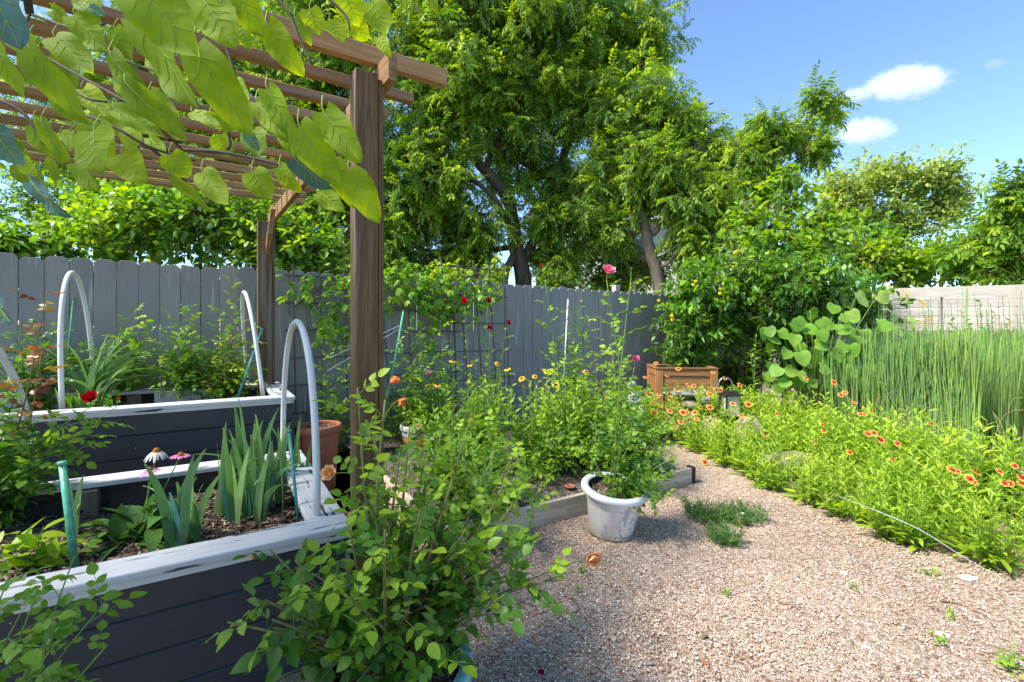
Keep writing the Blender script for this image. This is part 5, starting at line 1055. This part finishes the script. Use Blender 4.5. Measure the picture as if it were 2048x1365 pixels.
bush('rose_bush', 'tall leggy rose against the trellis between the post and the crimson blooms', mb0+U*.75+V*1.9, w((820, 640, 4.2), (860, 690, 4.2), (905, 700, 4.2), (790, 690, 4.2), (880, 640, 4.4), (840, 740, 4.1)), T_rosel, .11, [Lrose, Sgreen], Sgreen, step=.05, tint=.62, tvar=.15, side=3, sidel=.2, r0=.005, f0=.3, seed=230)
bush('rose_bush', 'leggy pale green rose rising just right of the white stake', mb0+U*1.8+V*1.1, w((1180, 640, 3.9), (1150, 690, 3.9), (1200, 700, 3.8), (1225, 660, 3.9), (1110, 720, 4.0), (1170, 740, 3.8), (1245, 720, 3.8)), T_rosel, .11, [Lrose, Sgreen], Sgreen, step=.055, tint=.7, tvar=.12, side=2, sidel=.2, r0=.005, f0=.3, seed=231)
# far bed
fb_ = lambda px, d: W(px, 0, d)*[1, 1, 0]+Z*.63
bush('rose_bush', 'airy rose bush in the farther bed behind the daylily', fb_(235, 3.75), w((270, 620, 3.7), (240, 660, 3.6), (300, 660, 3.7), (190, 700, 3.6), (285, 700, 3.6), (230, 720, 3.6), (180, 740, 3.6), (310, 730, 3.7)), T_rose, .105, [Lrose, Sgreen], Sgreen, step=.045, tint=.55, tvar=.14, side=4, sidel=.2, r0=.005, f0=.25, seed=213)
bush('rose_bush', 'full rose bush with pale shoots in the cream planter', fb_(375, 3.85)+Z*.14, w((375, 610, 3.8), (400, 650, 3.8), (345, 660, 3.8), (420, 700, 3.8), (350, 720, 3.7), (390, 720, 3.7), (330, 700, 3.8), (310, 740, 3.7), (440, 740, 3.8), (400, 760, 3.7)), T_rose, .10, [Lrose, Sgreen], Sgreen, step=.042, tint=.42, tvar=.17, side=4, sidel=.2, r0=.006, f0=.2, seed=214)
bush('rose_bush', 'rose bush with a tall reddish tip beside the right hoop of the farther bed', fb_(455, 3.95), w((470, 560, 3.9), (440, 620, 3.9), (490, 640, 3.9), (460, 660, 3.8), (505, 680, 3.8), (430, 690, 3.8), (480, 720, 3.8), (450, 740, 3.7), (500, 740, 3.8)), T_rose, .10, [Lrose, Sred], Sred, step=.042, tint=.60, tvar=.17, side=4, sidel=.2, r0=.006, f0=.2, seed=215)
bush('rose_bush', 'dark rose bush behind the white hoop at the left end', fb_(80, 3.4), w((60, 640, 3.3), (110, 650, 3.4), (20, 660, 3.2), (150, 700, 3.4), (90, 720, 3.3), (30, 730, 3.2), (0, 690, 3.2), (130, 740, 3.3), (-40, 700, 3.1)), T_rose, .10, [Lrose, Sgreen], Sgreen, step=.042, tint=.38, tvar=.18, side=4, sidel=.22, r0=.006, f0=.2, seed=216)
# left foreground: rose rooted in the near bed
LB0 = W(-90, 0, 2.05)*[1, 1, 0]+Z*.38
bush('rose_bush', 'rose with a bright red bloom at the left end of the nearer bed', LB0, w((180, 815, 2.13), (232, 815, 2.26), (40, 760, 2.07), (0, 700, 2.07), (110, 850, 2.13), (60, 900, 2.01), (150, 870, 2.07), (10, 860, 2.01), (100, 930, 2.01), (-30, 780, 1.95), (60, 830, 2.07), (20, 960, 1.95), (190, 880, 2.13), (-40, 900, 1.95)),
     T_rose, .115, [Lrose, Sgreen], Sgreen, step=.055, tint=.45, tvar=.15, side=3, sidel=.2, r0=.005, f0=.25, seed=217,
     flowers=[(W(183, 799, 2.1), .040, [Pred], 'rose', (.2, -.7, .6)), (W(237, 799, 2.23), .010, [Pred], 'bud', (.3, 0, 1))])
bush('rose_shoot', 'tall young rose shoot with coppery orange leaves beside the left hoops', LB0+[.06, .05, 0], w((95, 580, 2.01), (85, 700, 1.98)), T_rose, .11, [Lrosered, Sred], Sred, 'rose shoot', step=.05, tint=.45, tvar=.3, side=1, sidel=.14, r0=.005, f0=.5, seed=218, taper=.3)
bush('rose_bush', 'pale leaved rose sprays in the bottom left corner before the bed', np.array([-1.32, .86, .0]), w((150, 1110, 1.12), (225, 1185, 1.12), (215, 1290, 1.02), (70, 1200, 1.0), (20, 1150, 1.05), (110, 1290, 1.0), (40, 1230, .98), (-20, 1180, 1.0), (60, 1340, .98), (150, 1190, 1.08)),
     T_rose, .095, [Lrose, Sgreen], Sgreen, step=.045, tint=.55, tvar=.12, side=2, sidel=.15, r0=.004, f0=.45, seed=219)
bush('hydrangea', 'leafy seedling with big pale green leaves at the left of the nearer bed', G(60, 1140, .38), [G(60, 1140, .38)+np.array(o) for o in ((.05, 0, .16), (-.08, .03, .13), (.10, .05, .08), (-.02, -.04, .10), (.14, -.02, .06), (-.14, -.02, .10))], [leaf(.34, 5, .06, .2, 'ovate')], .095, [Lvine, Sgreen], Sgreen, 'seedling', step=.035, tint=.75, tvar=.12, side=1, sidel=.08, r0=.004, f0=.3, seed=220)

# ================================================================= BLACK EYED SUSANS AND OTHER HERBS
def herb(name, label, cat, base, h, n, spread, tm, size, lm, step=.03, tint=.5, tvar=.12, group=None, seed=1, flowers=(), r0=.003, taper=.5, lean=.6, f0=.05, up=.4):
    r = np.random.default_rng(seed); base = np.array(base, float); t = thing(name, label, cat, base, group); sb = MB(); lb = MB()
    for q in range(n):
        a = r.uniform(0, 6.28); rad = spread*math.sqrt(r.random()); b0 = base+np.array([math.cos(a)*rad, math.sin(a)*rad, 0])*.6; tip = base+np.array([math.cos(a)*rad*(1+lean), math.sin(a)*rad*(1+lean), h*r.uniform(.6, 1.05)])
        p = smoothpath([b0, (b0+tip)/2+r.normal(0, .015, 3), tip], 5); tube(sb, p, [r0, r0*.5], 4, cap=False)
        P, T, fr = along(p, step, f0, r); put_leaves(lb, P, T, fr, tm, size, lambda pp, f: tint-.15+.3*f, tvar, .9, up, r, taper=taper)
    sb.build('stem', Sgreen, t); lb.build('foliage', lm, t)
    for k, fl in enumerate(flowers):
        c = np.array(fl[0]); fb = MB(); daisy(fb, c, fl[4] if len(fl) > 4 else (r.uniform(-.3, .3), -.6, 1), fl[1], seed=seed*9+k, **fl[3]); b0 = np.array([base[0]*.3+c[0]*.7, base[1]*.3+c[1]*.7, base[2]+h*.45]); tube(fb, smoothpath([b0, (b0+c)/2+[.01, 0, 0], c], 4), [.0022, .0018], 5, mi=2); fb.build('flower', fl[2], t)
    return t
sus = dict(n=12, tp=(.1, .9), cone=.32, ch=.3, droop=.3, w=.16); budk = dict(n=8, tp=(.3, .9), cone=.75, ch=.7, droop=.3, w=.2)
Psusb = petalmat('opening_bud', [(0, (.30, .22, .02)), (1, (.55, .50, .05))], .2)
SF = [Psus, Cdark, Sgreen]; T_med = [leaf(.16, 4, .04, .2, 'lance'), leaf(.20, 4, .04, .28, 'ovate'), leaf(.14, 4, .04, .05, 'lance')]
sg = 'black eyed susan clumps in the middle bed'
g0 = G(945, 935, .09)
for k, (b0, h, n, sp, tt, lb, fls) in enumerate((
    (G(900, 945, .09), .60, 22, .17, .45, 'black eyed susan clump just right of the striped pot', [(875, 770, 3.95), (905, 722, 4.2)]),
    (G(965, 940, .09), .66, 26, .18, .55, 'tall black eyed susan clump below the crimson roses', [(940, 730, 4.1), (995, 728, 4.1), (1014, 738, 4.1)]),
    (G(1065, 935, .09), .58, 24, .17, .6, 'black eyed susan clump with raised yellow heads left of the white stake', [(1043, 757, 4.1), (1070, 753, 4.1)]),
    (G(1125, 930, .09), .60, 26, .19, .6, 'black eyed susan clump at the foot of the white stake', [(1093, 743, 4.3), (1104, 744, 4.4), (1112, 770, 4.1)]),
    (G(1185, 925, .09), .60, 26, .19, .62, 'black eyed susan clump behind the tall pink rose', [(1172, 744, 4.3)]),
    (G(1230, 900, .09), .55, 22, .19, .66, 'black eyed susan clump with a double yellow head left of the statue', [(1215, 793, 4.2), (1224, 792, 4.25)]))):
    herb('black_eyed_susan', lb, 'black eyed susan', b0, h+.10, int(n*1.45), sp*1.1, T_med, .105, Lsusan, .032, tt, .14, sg, 300+k, [(W(*q), rng.uniform(.026, .036), SF, sus, (rng.uniform(-.6, .6), -rng.uniform(.1, 1.2), 1)) for q in fls]+[(b0+np.array([rng.uniform(-.15, .15), rng.uniform(-.1, .1), h*rng.uniform(1.15, 1.3)]), .013, [Psusb, Cdark, Sgreen], budk) for _ in range(3)])
herb('seedling_patch', 'broad leafed green clump at the back of the timber edged bed', 'plant', G(1120, 905, .09), .32, 30, .28, T_med, .15, Lsusan, .05, .4, .14, None, 310)
herb('seedling_patch', 'leafy green growth between the statue and the middle bed', 'plant', G(1290, 880, .0), .42, 34, .30, T_med, .10, Lsusan, .035, .5, .16, None, 311)
# tall thin stems beside the lantern
for k, (px, py, d, lb) in enumerate(((1500, 700, 5.2, 'thin upright wild stem right of the lantern'), (1512, 675, 5.2, 'tallest thin wild stem before the dark shrub'), (1541, 700, 5.3, 'wild stem against the broad leaved plant'))):
    tp = W(px, py, d); bush('wild_stem', lb, tp*[1, 1, 0], [tp], [T_lance[1]], .10, [Lsusan, Sgreen], Sgreen, 'wild stem', 'wild stems beside the lantern', step=.035, tint=.5, tvar=.1, side=0, r0=.004, f0=.35, seed=320+k)
# coneflower in the near bed
CB = G(268, 1085, .385)
cn = herb('coneflower', 'coneflower with pink and white blooms in the nearer bed', 'coneflower', CB, .12, 12, .07, [leaf(.22, 5, .05, .45, 'lance'), leaf(.25, 5, .05, .7, 'lance')], .15, Lcone, .05, .35, .12, None, 330, r0=.003, taper=.2, lean=1.2)
for c, mts, rd, dr, up in ((W(313, 903, 1.98), [Pwhite, Ccone, Sgreen], .042, .75, (.05, -.1, 1)), (W(361, 911, 2.0), [Pcone, Ccone, Sgreen], .038, .12, (.05, -.05, 1)), (W(299, 940, 1.95), [Pcone, Ccone, Sgreen], .037, .35, (-.1, -.25, 1))):
    fb = MB(); daisy(fb, c, up, rd, 17, (.2, .9), cone=.32, ch=.38, droop=dr, w=.12, seed=5); tube(fb, smoothpath([CB, (CB+c)/2+[rng.uniform(-.02, .02), 0, 0], c], 5), [.0035, .0022], 6, mi=2)
    lv = MB(); P, T, fr = along(smoothpath([CB, (CB+c)/2, c], 5), .05, .05); put_leaves(fb, P[:-4], T[:-4], fr[:-4], [[L_[0], [(L_[1][0][0], 3, L_[1][0][2])]] for L_ in [leaf(.2, 5, .05, .3, 'lance')]], .09, .4, .1); fb.build('flower', mts+[Lcone], cn)

# ================================================================= IRISES AND DAYLILY
def straps(mb, specs, mi=0, rows=14):
    for b0, hd, L, wd, bend, tt, tw in specs:
        b0 = np.array(b0); d = np.array([math.cos(hd), math.sin(hd), 0]); s = np.linspace(0, 1, rows+1); v = []; side = np.array([-math.sin(hd+tw), math.cos(hd+tw), 0])
        ang = np.interp(s, [0, .45, 1], [R(87), R(87)-bend*.35, R(87)-bend]); pos = np.vstack([[0, 0], np.cumsum(np.stack([np.cos(ang), np.sin(ang)], 1)[:-1]*L/rows, 0)])
        pr = np.minimum(1, .75+s*1.2)*(1-s**4)**.9; pr[-1] = 0.02
        for i in range(rows+1):
            c = b0+d*pos[i, 0]+Z*pos[i, 1]; nn = d*-math.sin(ang[i])+Z*math.cos(ang[i]); q = side*wd*pr[i]; v += [c-q+nn*wd*.28, c, c+q+nn*wd*.28]
        f = []; tl = []
        for i in range(rows):
            k = 3*i; f += [(k, k+1, k+4, k+3), (k+1, k+2, k+5, k+4)]; tl += [np.clip(tt+.18*(i/rows-.4), 0, 1)]*2
        mb.add(v, f, mi, tl)
def iris(label, base, n, L, seed, spread=.05, wd=.016, bendm=.35, blue=.25, group='irises in the nearer bed'):
    r = np.random.default_rng(seed); t = thing('iris', label, 'iris', base, group); a = MB(); b = MB(); na = 0; nb = 0; plane = r.uniform(-.5, .5)
    for q in range(n):
        o = np.array([r.normal(0, spread), r.normal(0, spread*.6), 0]); hd = plane+(math.pi if r.random() < .5 else 0)+r.normal(0, .4); bend = abs(r.normal(bendm*.6, bendm)) if r.random() < .8 else 1.6
        sp = [(np.array(base)+o, hd, L*r.uniform(.55, 1.1), wd*r.uniform(.8, 1.2), bend, r.uniform(.25, .75), R(90)+r.normal(0, .5))]
        if r.random() < blue: straps(b, [(sp[0][0]+r.normal(0, .01, 3)*[1, 1, 0], hd, L*r.uniform(.3, .5), wd*1.2, .3, .5, sp[0][6])]); nb += 1
        straps(a, sp)
    a.build('leaf_fan', Liris, t)
    if nb: b.build('lower_leaves', Lirisb, t)
    return t
for k, (px, py, n, L, lb) in enumerate(((470, 1035, 13, .44, 'grey green iris fan at the left of the big clump'), (505, 1015, 14, .50, 'tallest iris fan in the middle of the clump'), (545, 1010, 14, .46, 'blue based iris fan right of the tallest one'), (575, 985, 11, .40, 'iris fan tucked against the hoop leg'), (520, 1045, 8, .34, 'short front iris fan of the clump'),
        (350, 1100, 6, .46, 'lone iris with broad arching leaves near the front cap'), (395, 1082, 5, .30, 'small iris between the lone iris and the clump'), (150, 1075, 5, .26, 'little iris behind the thick green stake'))):
    iris(lb, G(px, py, .38), n, L, 400+k, .05 if n > 8 else .018, .0165 if n != 6 else .021, .30 if n > 8 else .55, .5 if k in (1, 2, 3) else .1)
dl = thing('daylily', 'daylily with arching strap leaves in the farther bed', 'daylily', fb_(185, 3.35)); db = MB(); r_ = np.random.default_rng(44)
straps(db, [(fb_(185+r_.uniform(-25, 25), 3.35), r_.choice([r_.uniform(-.5, .6), r_.uniform(2.6, 3.6)], p=[.72, .28]), r_.uniform(.4, .78), .017, r_.uniform(.9, 2.0), r_.uniform(.2, .7), R(90)+r_.normal(0, .2)) for _ in range(46)]); db.build('leaf_fan', Lday, dl)
dl = thing('daylily', 'upright broad daylily leaves behind the front leg of the tall hoop', 'daylily', fb_(145, 3.2)); db = MB()
straps(db, [(fb_(150+r_.uniform(-30, 30), 3.2), r_.uniform(0, 6.28), r_.uniform(.16, .30), .02, r_.uniform(.2, 1.2), r_.uniform(.4, .9), R(90)) for _ in range(14)]); db.build('leaf_fan', Lday, dl)

# ================================================================= VINE ON THE TRELLISES
def vine(label, runs, seed, size=.15):
    r = np.random.default_rng(seed); p0 = fpt(runs[0][0][0], 0, .3); t = thing('trellis_vine', label, 'vine', p0); sb = MB(); lb = MB()
    for run in runs:
        pts = [];
        for px, py in run: q = fpt(px, 0, .20+r.uniform(-.06, .08)); q[2] = H-(py-HOR)/F*q[1]; pts.append(q)
        p = smoothpath(pts, 6); tube(sb, p, [.006, .003], 5)
        P, T, fr = along(p, .055, 0, r); P = P+r.normal(0, .035, P.shape); put_leaves(lb, P, T, fr, T_palm, size, .5, .2, 1.0, .0, r, down=.25, szvar=.35)
        for k in range(max(1, len(p)//4)):
            i = r.integers(0, len(p)); q = path_grow(p[i], [r.normal(0, .6), -.3, -.5+r.normal(0, .5)], r.uniform(.12, .35), 5, .8, .3, r); tube(sb, q, [.003, .002], 4, cap=False); P, T, fr = along(q, .05, .1, r); put_leaves(lb, P, T, fr, T_palm, size*.9, .45, .2, 1.0, 0, r, down=.25)
    sb.build('stem', Sgreen, t); lb.build('foliage', [Lvine, Sgreen], t); return t
vine('bright green creeper covering the trellis right of the near post', [[(760, 560), (800, 545), (850, 570), (890, 590), (925, 580)], [(770, 590), (820, 600), (870, 610), (910, 610), (960, 585)], [(780, 520), (820, 530), (870, 550), (940, 575), (985, 570)], [(800, 565), (840, 640), (845, 670)], [(810, 580), (860, 590), (900, 600), (950, 560), (975, 560)], [(770, 545), (830, 555), (885, 575)], [(760, 530), (790, 560), (830, 590)]], 51)
vine('creeper strands on the trellis left of the near post', [[(640, 545), (670, 538), (700, 545), (730, 540)], [(600, 565), (605, 560)], [(690, 560), (700, 590), (712, 640)], [(625, 595), (660, 590), (700, 595)], [(645, 640), (680, 635), (715, 640)], [(600, 580), (615, 605), (640, 640)]], 52)

# ================================================================= WEEDS AND SEEDLINGS
for k, (x, y, s, n, lb) in enumerate(((1425, 1045, .13, 34, 'left half of the dark green feathery weed mat on the gravel'), (1485, 1045, .12, 30, 'right half of the dark green feathery weed mat on the gravel'), (1450, 1090, .08, 22, 'lower tuft of the feathery weed mat'), (1385, 1030, .06, 8, 'sparse weed wisps right of the white pot'))):
    herb('weed', lb, 'weed', G(x, y), .10, n*3, s*1.1, [T_lance[2]], .035, Lweed, .012, .45, .15, 'weeds on the gravel', 500+k, r0=.0015, taper=.1, lean=.3)
for k, (x, y, s, lb) in enumerate(((1880, 1290, .03, 'small rosette seedling at the right of the gravel'), (1475, 1060, .03, 'lighter broad leaved sprout in the weed mat'), (1160, 1150, .015, 'tiny seedling below the peach rose'), (1705, 1185, .02, 'tiny green tuft in the middle gravel'), (1895, 1240, .025, 'thin green tuft near the long twig'), (1450, 1195, .02, 'tiny weed sprigs left of the twig'), (1520, 980, .05, 'leafy sprig at the path edge before the boulder'), (2040, 1350, .07, 'lime green tuft in the bottom right corner'), (1860, 1155, .03, 'low green tuft at the foot of the blanket flowers'), (1155, 1190, .012, 'tiny green sprout on the gravel beside the rose bush'))):
    herb('seedling', lb, 'seedling', G(x, y), .03+s*.5, 4+int(s*120), s*.7, [T_spat[2], T_simple[0]], .018+s*.32, Lsusan, .015, .5, .15, None, 520+k, r0=.001, taper=.2, lean=.8)
m = MB(); rose_flower(m, G(1484, 1052)+Z*.07, (0, -.3, 1), .018, .6, 3); tag(m.build('bindweed_flower', Pwhite, loc=G(1484, 1052)+Z*.07), 'small pale lilac flower on the weed mat', 'flower')
m = MB(); rose_flower(m, G(1083, 1358)+Z*.02, (0, -.3, 1), .014, .6, 4); tag(m.build('fallen_petals', Pdark, loc=G(1083, 1358)+Z*.02), 'fallen magenta petals at the bottom edge of the gravel', 'petals')

# ================================================================= REDBUD TREE: TRUNK LEFT OF THE CAMERA, BRANCHES HANGING OVER THE VIEW
RB = np.array([-1.75, -.35, 0]); rt = thing('redbud_tree', 'redbud tree with big heart shaped leaves hanging over the pergola', 'tree', RB)
tb = MB(); tp0 = smoothpath([RB, RB+[.03, .05, 1.1], RB+[.15, .15, 1.9], RB+[.35, .45, 2.5]], 5); tube(tb, tp0, [.09, .075, .055, .04], 10)
limbs = [[tp0[-1], (-1.2, .55, 2.55), (-.9, .75, 2.3), W(60, 30, .95)], [tp0[-4], (-1.7, .5, 2.3), (-1.6, .9, 2.5)], [tp0[-1], (-.9, .3, 2.75), (-.2, .6, 2.6)], [tp0[-4], (-1.3, -.5, 2.5), (-.6, -.6, 2.8)], [tp0[-1], (-1.6, .9, 2.8), (-2.0, 1.4, 3.0)], [tp0[-1], (-.5, .4, 2.6), W(560, -60, .95)]]
for l in limbs: tube(tb, smoothpath(l, 5), [.022, .007], 7)
tb.build('trunk', Mbark, rt); bb = MB()
tw = [[(60, 28, .95), (120, 50, .9), (150, 55, .85), (210, 48, .8)], [(150, 55, .85), (205, 95, .8), (260, 125, .78), (320, 145, .75)], [(45, 88, .9), (110, 125, .85), (200, 175, .8), (280, 218, .75)], [(60, 28, .95), (45, 60, .92), (45, 88, .9)], [(60, 90, .9), (90, 120, .85), (160, 190, .8), (215, 205, .8)], [(170, 230, .8), (230, 255, .78), (300, 295, .8), (390, 322, .85)],
      [(60, 130, .88), (110, 190, .82), (170, 230, .8)], [(365, 300, .8), (440, 305, .8), (520, 320, .8), (606, 342, .8)], [(490, 212, .7), (550, 230, .7), (600, 255, .7), (655, 268, .7)], [(440, 0, .7), (450, 80, .7), (490, 212, .7)], [(540, -20, .75), (580, 30, .75), (600, 80, .75), (625, 130, .75)], [(650, -10, .9), (690, 30, .9), (700, 60, .9)], [(740, -30, 1.1), (770, 20, 1.1)],
      [(300, 295, .8), (350, 340, .85), (400, 400, .85)], [(0, 200, .7), (50, 230, .7), (90, 290, .7)], [(280, 218, .75), (365, 300, .8)], [(455, 300, .8), (460, 280, .8), (440, 215, .78)], [(245, 0, .6), (270, 30, .6), (300, 80, .6)], [(250, -30, .65), (245, 0, .6)]]
for a in tw: bb = MB(); tube(bb, smoothpath([W(*q) for q in a], 5), [.0032, .0018], 6); bb.build('branch', Mtwigs, rt)
lb = MB(); lbb = MB(); r_ = np.random.default_rng(77)
def tr_pts(q, Fm, L, a): return (q*L)@Fm.T+a
Vein = plain('leaf_vein', (.30, .42, .07), .6, .2, .1, 20)
def rl(x0, y0, x1, y1, wd, d, tt=.5, blue=False, k=None, flat=.35, roll=None):
    """leaf with its base at photo point (x0,y0), tip at (x1,y1), visible width wd px, at distance d"""
    x1, y1 = x1-(x1-x0)*.08, y1-(y1-y0)*.08; a = W(x0, y0, d); b_ = W(x1, y1, d+r_.uniform(-.02, .02)); L = np.linalg.norm(b_-a); Dd = (b_-a)/L; M_ = heart(w=np.clip(wd*.97*d/F/L*.5/ .98, .10, .6), seed=int(x0)+200, fold=r_.uniform(.02, .20), droop=r_.uniform(-.05, .22), wave=.05, rows=12, rag=.05)
    nn = np.array([r_.normal(0, .25), -1, flat*r_.choice([-1, 1])]); (lbb if blue else lb).inst(M_, a[None], frames(Dd[None], nn[None]), np.array([L]), tt)
    st = a+(a-b_)*.12+[0, 0, .01]; tube(lb, smoothpath([st+[0, .01, .01], (st+a)/2, a], 3), [.0008, .0008], 4, mi=2, cap=False)
    tb_ = (lbb if blue else lb); v_ = M_[0]; Fm = frames(Dd[None], nn[None])[0]; tr = lambda q: (Fm@(q*L))+a
    mid_ = np.array([v_[5*i+2] for i in range(12)])+[0, 0, .004]; tube(tb_, tr_pts(mid_, Fm, L, a), [.0008, .0003], 4, mi=2, cap=False)
    for i in (1, 3, 5, 7):
        for sd in (-1, 1): c0 = v_[5*i+2]; c1 = v_[5*min(11, i+2)+2+sd]; c2 = v_[5*min(11, i+3)+2+2*sd]*.94+c0*.06; tube(tb_, tr_pts(np.array([c0, c1, c2])+[0, 0, .004], Fm, L, a), [.0005, .0002], 3, mi=2, cap=False)
for q in ((268, -40, 408, 128, 120, .48, .45), (282, 35, 408, 232, 95, .52, .40), (392, 100, 508, 282, 85, .55, .55), (60, 95, 172, 262, 75, .50, .42), (-10, 95, 52, 205, 60, .50, .50), (188, 262, 185, 348, 138, .62, .30), (408, 0, 470, 97, 85, .62, .62), (455, -45, 522, 78, 75, .62, .60), (535, 52, 606, 158, 58, .66, .72),
          (222, 112, 300, 215, 48, .60, .30), (255, 170, 378, 292, 62, .60, .32), (600, 255, 682, 378, 72, .62, .50), (648, 225, 728, 335, 66, .62, .50), (535, 180, 600, 292, 48, .68, .45), (515, 205, 575, 282, 45, .70, .42), (700, 345, 765, 455, 60, .66, .45), (668, 325, 712, 425, 48, .68, .55), (405, 345, 458, 415, 50, .75, .60), (505, 345, 545, 402, 55, .75, .58), (560, 335, 598, 390, 40, .78, .60),
          (340, 310, 380, 358, 55, .75, .62), (350, 355, 428, 432, 26, .75, .35), (110, 75, 190, 150, 60, .70, .40), (150, 30, 215, 110, 60, .75, .45), (300, 190, 360, 260, 45, .72, .40), (230, 220, 330, 270, 40, .70, .38), (385, 225, 440, 250, 30, .75, .55), (420, 235, 470, 262, 30, .75, .5), (65, 250, 130, 330, 55, .70, .38), (85, 245, 128, 335, 30, .66, .35), (165, 180, 220, 235, 50, .85, .80), (100, 130, 150, 180, 50, .9, .85), (45, 320, 75, 355, 38, .85, .9),
          (0, 325, 12, 345, 40, .8, .85), (620, 20, 640, 75, 45, .9, .85), (660, 45, 690, 90, 45, .95, .9), (690, -10, 720, 55, 60, .95, .7), (745, 5, 775, 75, 55, 1.0, .65), (760, 75, 778, 112, 28, 1.0, .6), (800, -30, 810, 25, 22, .95, .6), (855, -30, 875, 32, 24, .95, .62), (705, 40, 735, 85, 45, 1.0, .7), (590, 35, 625, 90, 30, .9, .5), (480, 55, 500, 100, 30, .8, .5), (170, -20, 190, 30, 70, .75, .45), (385, -60, 410, 20, 60, .7, .5), (560, 240, 590, 320, 40, .75, .42),
          (735, 395, 758, 440, 24, .7, .45), (95, 265, 118, 325, 26, .75, .8), (230, 60, 262, 130, 46, .8, .42), (330, 120, 372, 190, 44, .85, .45), (455, 160, 500, 215, 44, .85, .5), (110, 190, 165, 250, 44, .8, .4), (300, 275, 340, 330, 30, .85, .5), (640, 385, 690, 425, 40, .8, .5)): rl(*q)
for _ in range(30):
    x, y = r_.uniform(-20, 600), r_.uniform(-30, 330); y = y*(1 if x < 400 else .8)+(.25*max(0, x-300)); L_ = r_.uniform(38, 80); an = R(r_.uniform(25, 100)); rl(x, y, x+L_*math.cos(an), y+L_*math.sin(an), L_*r_.uniform(.45, .95), r_.uniform(.85, 1.15), r_.uniform(.2, .8))
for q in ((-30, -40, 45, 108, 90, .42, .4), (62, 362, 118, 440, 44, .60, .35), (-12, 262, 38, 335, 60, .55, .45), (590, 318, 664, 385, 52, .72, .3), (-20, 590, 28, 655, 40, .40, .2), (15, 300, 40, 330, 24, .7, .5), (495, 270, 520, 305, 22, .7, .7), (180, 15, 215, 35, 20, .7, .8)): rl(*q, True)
def rcloud(c, rad, n, seed):
    r = np.random.default_rng(seed); P = np.array(c)+sphere_pts(n, r, .5)*np.array(rad); T = nrm(r.normal(0, 1, (n, 3))*[1, 1, .4]); put_leaves(lb, P, T, r.random(n), T_heart, .095, .5, .15, 1, -.2, r, False)
for c, rad, n in (((-2.4, .8, 3.0), (.6, .6, .35), 240), ((-2.3, 1.35, 3.15), (.5, .5, .25), 130), ((-1.4, -.6, 2.9), (.9, .6, .5), 300), ((-2.3, .3, 2.7), (.7, .8, .5), 380), ((-2.6, 1.7, 3.3), (.6, .4, .2), 200)): rcloud(c, rad, n, int(n))  # unseen leaf clumps of the crown, placed to shade bed and near gravel
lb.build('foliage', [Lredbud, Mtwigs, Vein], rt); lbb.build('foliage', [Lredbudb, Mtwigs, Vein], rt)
